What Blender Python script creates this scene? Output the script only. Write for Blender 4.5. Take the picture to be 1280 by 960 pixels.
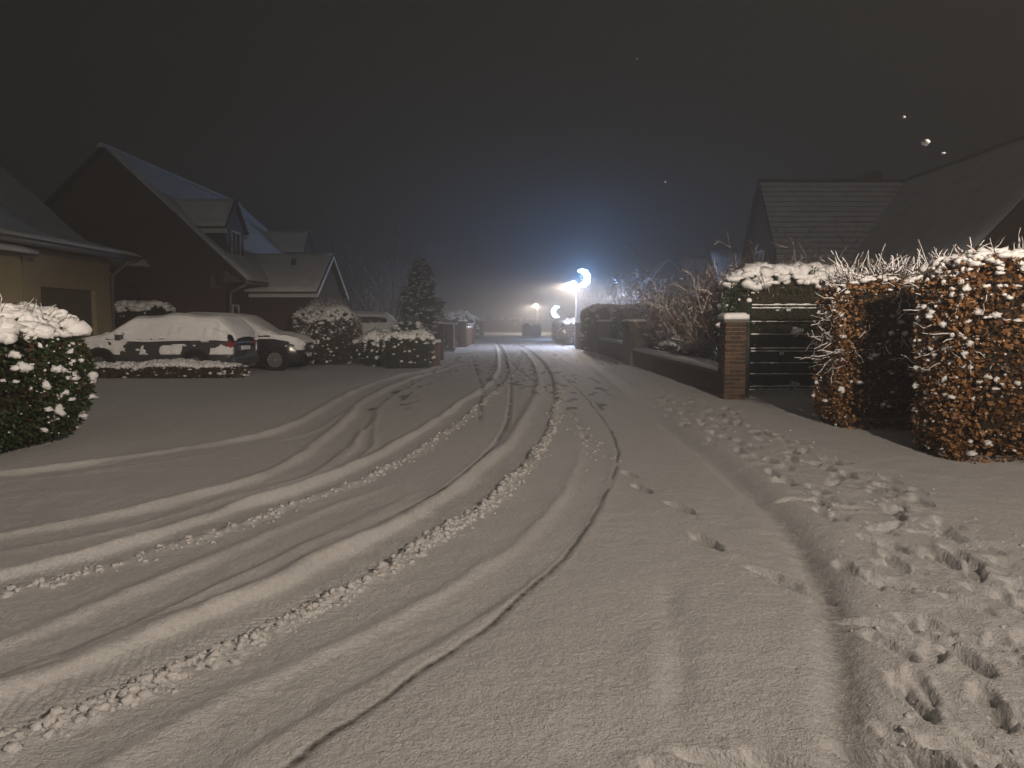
import bpy, math, random
import numpy as np
from mathutils import Vector, Matrix

random.seed(7)
RNG = np.random.default_rng(11)
R = math.radians
for o in list(bpy.data.objects):
    bpy.data.objects.remove(o)
scene = bpy.context.scene
COL = scene.collection

# ------------------------------------------------------------------ camera
cam_data = bpy.data.cameras.new('camera')
cam = bpy.data.objects.new('camera', cam_data)
COL.objects.link(cam)
cam.location = (0, 0, 1.5)
cam.rotation_euler = (R(90 - 5.03), 0, 0)
cam_data.sensor_width = 36.0
cam_data.lens = 36.0 * 887 / 1280
cam_data.clip_start = 0.05
cam_data.clip_end = 3000
scene.camera = cam

# ------------------------------------------------------------------ night sky
world = bpy.data.worlds.new('World')
scene.world = world
world.use_nodes = True
wn = world.node_tree
wn.nodes.clear()
w_out = wn.nodes.new('ShaderNodeOutputWorld')
w_bg = wn.nodes.new('ShaderNodeBackground')
w_sky = wn.nodes.new('ShaderNodeTexSky')
w_sky.sky_type = 'NISHITA'
w_sky.sun_disc = False
w_sky.sun_elevation = R(35)
w_sky.sun_rotation = R(180)
w_sky.dust_density = 6.0
w_sky.air_density = 2.0
w_hsv = wn.nodes.new('ShaderNodeHueSaturation')      # low snow cloud: the sky has hardly any colour
w_hsv.inputs['Saturation'].default_value = 0.10
w_tint = wn.nodes.new('ShaderNodeMix')
w_tint.data_type = 'RGBA'
w_tint.blend_type = 'MULTIPLY'
w_tint.inputs[0].default_value = 1.0
w_tint.inputs[7].default_value = (1.0, 0.96, 0.93, 1)
wn.links.new(w_sky.outputs[0], w_hsv.inputs['Color'])
wn.links.new(w_hsv.outputs[0], w_tint.inputs[6])
wn.links.new(w_tint.outputs[2], w_bg.inputs[0])
w_bg.inputs[1].default_value = 0.0032
wn.links.new(w_bg.outputs[0], w_out.inputs[0])

sun_d = bpy.data.lights.new('moon_glow', 'SUN')      # faint light through the cloud
sun_d.energy = 0.02
sun_d.angle = R(40)
sun_d.color = (1.0, 0.96, 0.9)
sun_o = bpy.data.objects.new('moon_glow', sun_d)
sun_o.rotation_euler = (R(50), 0, R(0))
COL.objects.link(sun_o)

# ------------------------------------------------------------------ exposure and render
scene.view_settings.view_transform = 'Standard'
scene.view_settings.look = 'None'
scene.view_settings.exposure = 0.0
scene.view_settings.gamma = 1.0
scene.view_settings.use_curve_mapping = False
scene.render.engine = 'CYCLES'
cy = scene.cycles
cy.use_denoising = True
cy.max_bounces = 5
cy.diffuse_bounces = 2
cy.glossy_bounces = 2
cy.transmission_bounces = 2
cy.volume_bounces = 0
cy.transparent_max_bounces = 8
cy.sample_clamp_indirect = 3.0

LAMP_COL = (1.0, 0.84, 0.69)
LAMP_NEAR_W = 500
LAMP_FAR_W = 1100
MOON_W = 4300
HAZE_DENSITY = 0.015

# ================================================================== materials
def new_mat(name):
    m = bpy.data.materials.new(name)
    m.use_nodes = True
    nt = m.node_tree
    return m, nt, nt.nodes['Principled BSDF']

def N(nt, kind, **kw):
    n = nt.nodes.new(kind)
    for k, v in kw.items():
        setattr(n, k, v)
    return n

def coords(nt, scale=1.0, stretch=None):
    g = N(nt, 'ShaderNodeNewGeometry')
    mp = N(nt, 'ShaderNodeMapping')
    mp.inputs['Scale'].default_value = stretch or (scale, scale, scale)
    nt.links.new(g.outputs['Position'], mp.inputs['Vector'])
    return mp.outputs[0]

def bump_chain(nt, bsdf, specs):
    """specs: (scale, distance, strength, detail)"""
    prev = None
    for sc, dist, st, det in specs:
        nz = N(nt, 'ShaderNodeTexNoise')
        nz.inputs['Scale'].default_value = sc
        nz.inputs['Detail'].default_value = det
        nz.inputs['Roughness'].default_value = 0.6
        nt.links.new(coords(nt), nz.inputs['Vector'])
        b = N(nt, 'ShaderNodeBump')
        b.inputs['Distance'].default_value = dist
        b.inputs['Strength'].default_value = st
        nt.links.new(nz.outputs[0], b.inputs['Height'])
        if prev:
            nt.links.new(prev.outputs[0], b.inputs['Normal'])
        prev = b
    nt.links.new(prev.outputs[0], bsdf.inputs['Normal'])

def simple(name, c1, c2=None, rough=0.8, scale=8.0, bump=None, metal=0.0, spec=0.3):
    m, nt, b = new_mat(name)
    b.inputs['Roughness'].default_value = rough
    b.inputs['Metallic'].default_value = metal
    b.inputs['Specular IOR Level'].default_value = spec
    nz = N(nt, 'ShaderNodeTexNoise')
    nz.inputs['Scale'].default_value = scale
    nz.inputs['Detail'].default_value = 5
    nt.links.new(coords(nt), nz.inputs['Vector'])
    rp = N(nt, 'ShaderNodeValToRGB')
    rp.color_ramp.elements[0].position = 0.3
    rp.color_ramp.elements[1].position = 0.7
    rp.color_ramp.elements[0].color = (*c1, 1)
    rp.color_ramp.elements[1].color = (*(c2 or tuple(x * 1.3 for x in c1)), 1)
    nt.links.new(nz.outputs[0], rp.inputs[0])
    nt.links.new(rp.outputs[0], b.inputs['Base Color'])
    if bump:
        bump_chain(nt, b, bump)
    return m

def leafy(name, cols, rough=0.55, trans=0.15):
    """colour differs from leaf to leaf through the 'rnd' attribute"""
    m, nt, b = new_mat(name)
    b.inputs['Roughness'].default_value = rough
    b.inputs['Specular IOR Level'].default_value = 0.35
    at = N(nt, 'ShaderNodeAttribute', attribute_name='rnd')
    rp = N(nt, 'ShaderNodeValToRGB')
    els = rp.color_ramp.elements
    while len(els) < len(cols):
        els.new(0.5)
    for i, c in enumerate(cols):
        els[i].position = i / (len(cols) - 1)
        els[i].color = (*c, 1)
    nt.links.new(at.outputs['Fac'], rp.inputs[0])
    nt.links.new(rp.outputs[0], b.inputs['Base Color'])
    return m

def brick_mat(name, a, b_, mortar, rough=0.9):
    m, nt, b = new_mat(name)
    b.inputs['Roughness'].default_value = rough
    g = N(nt, 'ShaderNodeNewGeometry')
    sx = N(nt, 'ShaderNodeSeparateXYZ')
    nt.links.new(g.outputs['Position'], sx.inputs[0])
    ad = N(nt, 'ShaderNodeMath', operation='ADD')
    nt.links.new(sx.outputs[0], ad.inputs[0])
    nt.links.new(sx.outputs[1], ad.inputs[1])
    cb = N(nt, 'ShaderNodeCombineXYZ')
    nt.links.new(ad.outputs[0], cb.inputs[0])
    nt.links.new(sx.outputs[2], cb.inputs[1])
    br = N(nt, 'ShaderNodeTexBrick')
    br.inputs['Scale'].default_value = 1.0
    br.inputs['Brick Width'].default_value = 0.225
    br.inputs['Row Height'].default_value = 0.075
    br.inputs['Mortar Size'].default_value = 0.009
    br.inputs['Color1'].default_value = (*a, 1)
    br.inputs['Color2'].default_value = (*b_, 1)
    br.inputs['Mortar'].default_value = (*mortar, 1)
    nt.links.new(cb.outputs[0], br.inputs['Vector'])
    nt.links.new(br.outputs['Color'], b.inputs['Base Color'])
    bp = N(nt, 'ShaderNodeBump')
    bp.inputs['Distance'].default_value = 0.01
    bp.invert = True
    nt.links.new(br.outputs['Fac'], bp.inputs['Height'])
    nt.links.new(bp.outputs[0], b.inputs['Normal'])
    return m

def emit(name, col, strength):
    m, nt, b = new_mat(name)
    b.inputs['Base Color'].default_value = (0.8, 0.8, 0.8, 1)
    b.inputs['Emission Color'].default_value = (*col, 1)
    b.inputs['Emission Strength'].default_value = strength
    return m

SNOW_BUMP = [(3.0, 0.05, 0.35, 4), (28.0, 0.012, 0.5, 4), (140.0, 0.004, 0.6, 3)]
M = {}
M['snow'] = simple('snow', (0.78, 0.78, 0.79), (0.85, 0.85, 0.85), rough=0.75, scale=6, bump=[(9.0, 0.03, 0.5, 4), (60.0, 0.008, 0.5, 3)], spec=0.25)
M['clod'] = simple('snow_clod', (0.58, 0.57, 0.56), (0.74, 0.73, 0.72), rough=0.75, scale=30, bump=[(60.0, 0.008, 0.6, 3)])
M['roof_snow'] = simple('roof_snow', (0.66, 0.66, 0.67), (0.80, 0.80, 0.80), rough=0.8, scale=2.2, bump=[(2.0, 0.06, 0.4, 5), (25.0, 0.015, 0.5, 3)])

def ground_snow():
    m, nt, b = new_mat('trodden_snow')
    b.inputs['Roughness'].default_value = 0.7
    b.inputs['Specular IOR Level'].default_value = 0.3
    at = N(nt, 'ShaderNodeAttribute', attribute_name='slush')
    nz = N(nt, 'ShaderNodeTexNoise')
    nz.inputs['Scale'].default_value = 22
    nz.inputs['Detail'].default_value = 6
    nz.inputs['Roughness'].default_value = 0.7
    nt.links.new(coords(nt), nz.inputs['Vector'])
    # asphalt grit shows where the snow is pressed thin
    mu = N(nt, 'ShaderNodeMath', operation='MULTIPLY_ADD')
    mu.inputs[1].default_value = 1.2
    mu.inputs[2].default_value = -0.6
    nt.links.new(nz.outputs[0], mu.inputs[0])
    ad = N(nt, 'ShaderNodeMath', operation='ADD')
    ad.use_clamp = True
    nt.links.new(at.outputs['Fac'], ad.inputs[0])
    nt.links.new(mu.outputs[0], ad.inputs[1])
    gt = N(nt, 'ShaderNodeMath', operation='MULTIPLY')
    gt.use_clamp = True
    nt.links.new(ad.outputs[0], gt.inputs[0])
    st = N(nt, 'ShaderNodeMath', operation='MULTIPLY')
    st.inputs[1].default_value = 3.0
    st.use_clamp = True
    nt.links.new(at.outputs['Fac'], st.inputs[0])
    nt.links.new(st.outputs[0], gt.inputs[1])
    n2 = N(nt, 'ShaderNodeTexNoise')
    n2.inputs['Scale'].default_value = 38
    n2.inputs['Roughness'].default_value = 0.75
    n2.inputs['Detail'].default_value = 6
    nt.links.new(coords(nt), n2.inputs['Vector'])
    rp = N(nt, 'ShaderNodeValToRGB')
    rp.color_ramp.elements[0].position = 0.3
    rp.color_ramp.elements[1].position = 0.7
    rp.color_ramp.elements[0].color = (0.60, 0.585, 0.575, 1)
    rp.color_ramp.elements[1].color = (0.82, 0.815, 0.81, 1)
    nt.links.new(n2.outputs[0], rp.inputs[0])
    mx = N(nt, 'ShaderNodeMix', data_type='RGBA')
    nt.links.new(gt.outputs[0], mx.inputs[0])
    nt.links.new(rp.outputs[0], mx.inputs[6])
    mx.inputs[7].default_value = (0.10, 0.092, 0.082, 1)
    nt.links.new(mx.outputs[2], b.inputs['Base Color'])
    bump_chain(nt, b, [(7.0, 0.03, 0.35, 4), (34.0, 0.02, 0.6, 4), (95.0, 0.012, 0.9, 4)])
    return m

M['ground'] = ground_snow()
M['brick_house'] = brick_mat('dark_red_brick', (0.085, 0.038, 0.02), (0.065, 0.03, 0.017), (0.09, 0.07, 0.05))
M['brick_wall'] = brick_mat('garden_brick', (0.17, 0.08, 0.042), (0.13, 0.06, 0.034), (0.16, 0.13, 0.105))
M['mortar'] = simple('mortar', (0.17, 0.15, 0.125), scale=40, bump=[(60, 0.006, 0.6, 3)])
M['render'] = simple('cream_render', (0.30, 0.245, 0.14), (0.36, 0.30, 0.18), rough=0.9, scale=3, bump=[(80, 0.004, 0.5, 3)])
M['dark_door'] = simple('garage_door_paint', (0.10, 0.085, 0.06), rough=0.5)
M['white_paint'] = simple('white_paint', (0.62, 0.60, 0.56), (0.7, 0.68, 0.64), rough=0.5, scale=10)
M['grey_pipe'] = simple('zinc', (0.22, 0.21, 0.19), rough=0.45, metal=0.4)
M['tile'] = simple('roof_tile', (0.06, 0.045, 0.04), (0.09, 0.07, 0.06), rough=0.8, scale=12)
M['slate'] = simple('slate_cladding', (0.04, 0.04, 0.042), rough=0.6)
M['glass'] = simple('dark_glass', (0.012, 0.014, 0.018), rough=0.08, spec=0.6)
M['car_paint_grey'] = simple('grey_car_paint', (0.045, 0.045, 0.048), (0.05, 0.05, 0.053), rough=0.28, spec=0.6, scale=2)
M['car_paint_black'] = simple('black_car_paint', (0.012, 0.012, 0.014), (0.016, 0.016, 0.018), rough=0.22, spec=0.6, scale=2)
M['car_paint_silver'] = simple('silver_car_paint', (0.20, 0.20, 0.21), rough=0.3, metal=0.3, scale=2)
M['tyre'] = simple('tyre_rubber', (0.012, 0.012, 0.012), rough=0.9)
M['rim'] = simple('alloy', (0.30, 0.30, 0.29), rough=0.4, metal=0.7)
M['lamp_glass'] = simple('car_lamp_glass', (0.5, 0.5, 0.5), rough=0.15, spec=0.7)
M['red_lens'] = simple('tail_lens', (0.25, 0.015, 0.012), rough=0.2)
M['plate'] = simple('plate_white', (0.7, 0.7, 0.68), rough=0.5)
M['metal_green'] = simple('green_gate_metal', (0.018, 0.03, 0.022), (0.03, 0.045, 0.03), rough=0.5, metal=0.1)
M['dark_timber'] = simple('dark_timber', (0.05, 0.045, 0.04), (0.075, 0.065, 0.055), rough=0.8, scale=14)
M['pier'] = simple('dark_pier_stone', (0.10, 0.092, 0.08), (0.14, 0.125, 0.105), rough=0.9, scale=9, bump=[(30, 0.01, 0.6, 4)])
M['pole'] = simple('lamp_pole_paint', (0.42, 0.41, 0.39), rough=0.45, metal=0.2)
M['lamp_lens'] = emit('lamp_lens', (1.0, 0.86, 0.62), 60)
M['moon_light'] = emit('moon_light', (0.50, 0.78, 1.0), 14)
M['beech'] = leafy('beech_leaf', [(0.07, 0.035, 0.016), (0.18, 0.085, 0.03), (0.30, 0.145, 0.055), (0.40, 0.22, 0.10), (0.12, 0.06, 0.027)])
M['holly'] = leafy('evergreen_leaf', [(0.012, 0.022, 0.008), (0.025, 0.042, 0.014), (0.045, 0.065, 0.02), (0.03, 0.05, 0.016), (0.02, 0.035, 0.012), (0.04, 0.06, 0.02), (0.03, 0.045, 0.015), (0.11, 0.035, 0.025)])
M['green'] = leafy('hedge_leaf', [(0.014, 0.028, 0.009), (0.03, 0.055, 0.016), (0.05, 0.08, 0.025)])
M['conifer'] = leafy('conifer_needles', [(0.014, 0.026, 0.014), (0.028, 0.045, 0.022), (0.05, 0.07, 0.035)])
M['drybush'] = leafy('dry_leaf', [(0.05, 0.04, 0.022), (0.09, 0.07, 0.04), (0.14, 0.11, 0.07)])
M['twig'] = simple('twig_bark', (0.07, 0.045, 0.03), (0.12, 0.08, 0.055), rough=0.9, scale=30)
M['redtwig'] = simple('red_twig_bark', (0.13, 0.06, 0.04), (0.18, 0.09, 0.06), rough=0.9, scale=30)
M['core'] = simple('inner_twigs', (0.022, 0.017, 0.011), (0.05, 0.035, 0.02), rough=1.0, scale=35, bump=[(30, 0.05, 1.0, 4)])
M['moss'] = simple('moss', (0.03, 0.045, 0.015), (0.05, 0.07, 0.02), rough=1.0, scale=20)

# ================================================================== mesh helpers
def base_of(parent):
    b = Vector((0, 0, 0))
    p = parent
    while p is not None:
        b += p.location
        p = p.parent
    return b

def link_mesh(name, me, mat, parent, smooth):
    me.materials.append(mat)
    if smooth:
        me.polygons.foreach_set('use_smooth', np.ones(len(me.polygons), dtype=bool))
    o = bpy.data.objects.new(name, me)
    o.parent = parent
    COL.objects.link(o)
    return o

def mesh_np(name, V, F, mat, parent=None, smooth=False, attrs=None, local=False):
    V = np.asarray(V, dtype=np.float32).reshape(-1, 3)
    F = np.asarray(F, dtype=np.int32)
    if parent is not None and not local:
        V = V - np.array(base_of(parent), dtype=np.float32)
    me = bpy.data.meshes.new(name)
    k = F.shape[1]
    me.vertices.add(len(V))
    me.vertices.foreach_set('co', V.ravel())
    me.loops.add(F.size)
    me.loops.foreach_set('vertex_index', F.ravel())
    me.polygons.add(len(F))
    me.polygons.foreach_set('loop_start', np.arange(0, F.size, k, dtype=np.int32))
    me.polygons.foreach_set('loop_total', np.full(len(F), k, dtype=np.int32))
    for an, av in (attrs or {}).items():
        a = me.attributes.new(an, 'FLOAT', 'POINT')
        a.data.foreach_set('value', np.asarray(av, dtype=np.float32))
    me.update(calc_edges=True)
    return link_mesh(name, me, mat, parent, smooth)

class MB:
    def __init__(self):
        self.v = []
        self.f = []
    def add(self, vs, fs):
        n = len(self.v)
        self.v += [tuple(x) for x in vs]
        self.f += [tuple(i + n for i in f) for f in fs]
        return self
    def box(self, x0, x1, y0, y1, z0, z1):
        vs = [(x0, y0, z0), (x1, y0, z0), (x1, y1, z0), (x0, y1, z0), (x0, y0, z1), (x1, y0, z1), (x1, y1, z1), (x0, y1, z1)]
        return self.add(vs, [(0, 3, 2, 1), (4, 5, 6, 7), (0, 1, 5, 4), (1, 2, 6, 5), (2, 3, 7, 6), (3, 0, 4, 7)])
    def prism(self, poly, axis, a, b):
        """extrude a 2-D polygon along an axis: axis 'y' poly=(x,z); 'x' poly=(y,z); 'z' poly=(x,y)"""
        def P(p, t):
            return {'y': (p[0], t, p[1]), 'x': (t, p[0], p[1]), 'z': (p[0], p[1], t)}[axis]
        n = len(poly)
        vs = [P(p, a) for p in poly] + [P(p, b) for p in poly]
        fs = [tuple(range(n)), tuple(range(2 * n - 1, n - 1, -1))]
        fs += [(i, i + n, (i + 1) % n + n, (i + 1) % n) for i in range(n)]
        return self.add(vs, fs)
    def tube(self, pts, rad, n=8, cap=True):
        pts = [Vector(p) for p in pts]
        rad = rad if hasattr(rad, '__len__') else [rad] * len(pts)
        rings = []
        for i, p in enumerate(pts):
            d = (pts[min(i + 1, len(pts) - 1)] - pts[max(i - 1, 0)]).normalized()
            u = d.cross(Vector((0, 0, 1)))
            if u.length < 0.01:
                u = Vector((1, 0, 0))
            u.normalize()
            w = d.cross(u)
            rings.append([p + (u * math.cos(2 * math.pi * k / n) + w * math.sin(2 * math.pi * k / n)) * rad[i] for k in range(n)])
        vs = [q for r in rings for q in r]
        fs = [(i * n + k, i * n + (k + 1) % n, (i + 1) * n + (k + 1) % n, (i + 1) * n + k) for i in range(len(pts) - 1) for k in range(n)]
        if cap:
            fs += [tuple(range(n - 1, -1, -1)), tuple((len(pts) - 1) * n + k for k in range(n))]
        return self.add(vs, fs)
    def build(self, name, mat, parent=None, smooth=False, local=False, bevel=0):
        b = Vector((0, 0, 0)) if (local or parent is None) else base_of(parent)
        me = bpy.data.meshes.new(name)
        me.from_pydata([(x - b.x, y - b.y, z - b.z) for x, y, z in self.v], [], self.f)
        me.update()
        o = link_mesh(name, me, mat, parent, smooth)
        if bevel:
            md = o.modifiers.new('bevel', 'BEVEL')
            md.width = bevel
            md.segments = 2
            md.limit_method = 'ANGLE'
        return o

def thing(name, label, cat, loc=(0, 0, 0), group=None):
    o = bpy.data.objects.new(name, None)
    o.empty_display_size = 0.2
    o.location = loc
    COL.objects.link(o)
    o['label'] = label
    o['category'] = cat
    o['kind'] = 'thing'
    if group:
        o['group'] = group
    return o

def stuff(o):
    o['kind'] = 'stuff'
    return o

def copy_tree(o, parent=None):
    c = o.copy()
    COL.objects.link(c)
    c.parent = parent
    for ch in list(o.children):
        copy_tree(ch, c)
    return c

# ---- noise
def vnoise(x, y, seed=0):
    xi = np.floor(x).astype(np.int64)
    yi = np.floor(y).astype(np.int64)
    fx = x - xi
    fy = y - yi
    fx = fx * fx * (3 - 2 * fx)
    fy = fy * fy * (3 - 2 * fy)
    def h(a, b):
        n = (a * 374761393 + b * 668265263 + seed * 974711) & 0x7fffffff
        n = ((n ^ (n >> 13)) * 1274126177) & 0x7fffffff
        n = n ^ (n >> 16)
        return (n & 0xffff) / 65535.0
    return (h(xi, yi) * (1 - fx) + h(xi + 1, yi) * fx) * (1 - fy) + (h(xi, yi + 1) * (1 - fx) + h(xi + 1, yi + 1) * fx) * fy

def fbm(x, y, seed=0, oct_=4):
    s = 0
    a = 0.5
    for i in range(oct_):
        s = s + a * (vnoise(x, y, seed + i * 17) - 0.5)
        x = x * 2.03 + 3.1
        y = y * 2.03 + 1.7
        a *= 0.5
    return s

def worley(x, y, seed=0):
    xi = np.floor(x).astype(np.int64)
    yi = np.floor(y).astype(np.int64)
    best = np.full(x.shape, 9.0)
    hh = np.zeros(x.shape)
    for dx in (-1, 0, 1):
        for dy in (-1, 0, 1):
            a = xi + dx
            b = yi + dy
            n = (a * 374761393 + b * 668265263 + seed * 974711) & 0x7fffffff
            n = ((n ^ (n >> 13)) * 1274126177) & 0x7fffffff
            n2 = (n * 48271 + 11) & 0x7fffffff
            px = a + (n & 0xffff) / 65535.0
            py = b + (n2 & 0xffff) / 65535.0
            d = np.hypot(px - x, py - y)
            m = d < best
            best = np.where(m, d, best)
            hh = np.where(m, ((n >> 8) & 0xff) / 255.0, hh)
    return best, hh

def smooth01(t):
    t = np.clip(t, 0, 1)
    return t * t * (3 - 2 * t)

# ---- vectorised clutter: blobs, leaves, twigs
def ico(sub=1):
    t = (1 + 5 ** 0.5) / 2
    v = [(-1, t, 0), (1, t, 0), (-1, -t, 0), (1, -t, 0), (0, -1, t), (0, 1, t), (0, -1, -t), (0, 1, -t), (t, 0, -1), (t, 0, 1), (-t, 0, -1), (-t, 0, 1)]
    f = [(0, 11, 5), (0, 5, 1), (0, 1, 7), (0, 7, 10), (0, 10, 11), (1, 5, 9), (5, 11, 4), (11, 10, 2), (10, 7, 6), (7, 1, 8), (3, 9, 4), (3, 4, 2), (3, 2, 6), (3, 6, 8), (3, 8, 9), (4, 9, 5), (2, 4, 11), (6, 2, 10), (8, 6, 7), (9, 8, 1)]
    v = [Vector(p).normalized() for p in v]
    for _ in range(sub):
        cache = {}
        nf = []
        def mid(a, b):
            k = (min(a, b), max(a, b))
            if k not in cache:
                v.append(((v[a] + v[b]) / 2).normalized())
                cache[k] = len(v) - 1
            return cache[k]
        for a, b, c in f:
            ab, bc, ca = mid(a, b), mid(b, c), mid(c, a)
            nf += [(a, ab, ca), (b, bc, ab), (c, ca, bc), (ab, bc, ca)]
        f = nf
    return np.array([tuple(p) for p in v]), np.array(f)
ICO0, ICO1, ICO2 = ico(0), ico(1), ico(2)

def blobs(name, C, S, mat, parent, rough=0.22, tmpl=ICO1, local=False):
    C = np.asarray(C, float).reshape(-1, 3)
    S = np.asarray(S, float)
    if S.ndim == 1:
        S = S[:, None] * np.array([[1, 1, 0.75]])
    V0, F0 = tmpl
    n = len(C)
    k = len(V0)
    rad = 1 + RNG.normal(0, rough, (n, k, 1)).clip(-0.4, 0.5)
    V = V0[None] * rad * S[:, None, :]
    a = RNG.uniform(0, 6.283, n)
    ca, sa = np.cos(a)[:, None], np.sin(a)[:, None]
    V = np.stack([V[..., 0] * ca - V[..., 1] * sa, V[..., 0] * sa + V[..., 1] * ca, V[..., 2]], -1) + C[:, None, :]
    F = F0[None] + (np.arange(n) * k)[:, None, None]
    return stuff(mesh_np(name, V.reshape(-1, 3), F.reshape(-1, 3), mat, parent, True, local=local))

def unit(v):
    return v / np.maximum(np.linalg.norm(v, axis=-1, keepdims=True), 1e-9)

def leaves(name, P, Nn, L, W, mat, parent, spread=0.9, droop=0.2):
    """folded diamond leaves: P points, Nn rough outward normals"""
    n = len(P)
    d = unit(Nn + RNG.normal(0, spread, (n, 3)) + np.array([0, 0, -droop]))
    side = unit(np.cross(d, RNG.normal(0, 1, (n, 3))))
    up = np.cross(d, side)
    L = np.broadcast_to(L, n) * RNG.uniform(0.65, 1.3, n)
    W = np.broadcast_to(W, n) * RNG.uniform(0.7, 1.25, n)
    b = P
    tip = P + d * L[:, None] + up * (L * 0.12)[:, None]
    m = P + d * (L * 0.5)[:, None]
    l = m + side * (W * 0.5)[:, None] + up * (W * 0.22)[:, None]
    r = m - side * (W * 0.5)[:, None] + up * (W * 0.22)[:, None]
    V = np.stack([b, r, tip, l], 1).reshape(-1, 3)
    i = np.arange(n) * 4
    F = np.stack([np.stack([i, i + 1, i + 2], 1), np.stack([i, i + 2, i + 3], 1)], 1).reshape(-1, 3)
    rnd = np.repeat(RNG.uniform(0, 1, n), 4)
    return stuff(mesh_np(name, V, F, mat, parent, False, {'rnd': rnd}))

def twigs(name, P, D, bend, r0, r1, mat, parent, K=4, sides=3, wob=0.0, ret=False, isstuff=True):
    """N curved tapering twigs: start P, vector D, sideways bend vectors"""
    n = len(P)
    t = np.linspace(0, 1, K)
    C = P[:, None] + D[:, None] * t[None, :, None] + bend[:, None] * (t ** 2)[None, :, None]
    if wob:
        C[:, 1:] += RNG.normal(0, wob, (n, K - 1, 3))
    T = unit(np.gradient(C, axis=1))
    ref = np.where(np.abs(T[..., 2:3]) > 0.9, np.array([1.0, 0, 0]), np.array([0, 0, 1.0]))
    U = unit(np.cross(T, ref))
    W = np.cross(T, U)
    r0 = np.broadcast_to(r0, n)
    r1 = np.broadcast_to(r1, n)
    rad = r0[:, None] * (1 - t) + r1[:, None] * t
    ang = np.arange(sides) * 2 * math.pi / sides
    V = C[:, :, None] + rad[:, :, None, None] * (U[:, :, None] * np.cos(ang)[None, None, :, None] + W[:, :, None] * np.sin(ang)[None, None, :, None])
    base = (np.arange(n) * K * sides)[:, None, None]
    k = (np.arange(K - 1) * sides)[None, :, None]
    s = np.arange(sides)[None, None, :]
    s2 = (s + 1) % sides
    F = np.stack([base + k + s, base + k + s2, base + k + sides + s2, base + k + sides + s], -1).reshape(-1, 4)
    o = mesh_np(name, V.reshape(-1, 3), F, mat, parent, True)
    if isstuff:
        stuff(o)
    return (o, C) if ret else o

def superq(n, k, zmin=-1.0):
    d = unit(RNG.normal(0, 1, (n * 2, 3)))
    p = d / (np.sum(np.abs(d) ** k, 1, keepdims=True)) ** (1 / k)
    p = p[p[:, 2] > zmin][:n]
    nn = unit(np.sign(p) * np.abs(p) ** (k - 1) + 1e-6)
    return p, nn

def bulge(P, amp, sc):
    x, y, z = P[:, 0] * sc, P[:, 1] * sc, P[:, 2] * sc
    return amp * (np.sin(x * 2.1 + 1.3 * np.sin(y * 1.7 + z)) + np.sin(y * 2.7 + 2 + np.sin(z * 2.3)) + np.sin(z * 3.1 + x) + 0.6 * np.sin(5.3 * x + 4.1 * z) + 0.6 * np.sin(6.1 * y - 4.7 * z)) / 3

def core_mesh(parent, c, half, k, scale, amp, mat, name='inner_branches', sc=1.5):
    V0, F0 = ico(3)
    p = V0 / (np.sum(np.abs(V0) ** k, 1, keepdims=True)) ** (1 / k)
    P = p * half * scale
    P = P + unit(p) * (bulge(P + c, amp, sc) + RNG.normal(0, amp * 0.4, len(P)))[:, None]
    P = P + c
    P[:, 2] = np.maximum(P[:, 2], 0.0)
    return mesh_np(name, P, F0, mat, parent, True)

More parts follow.
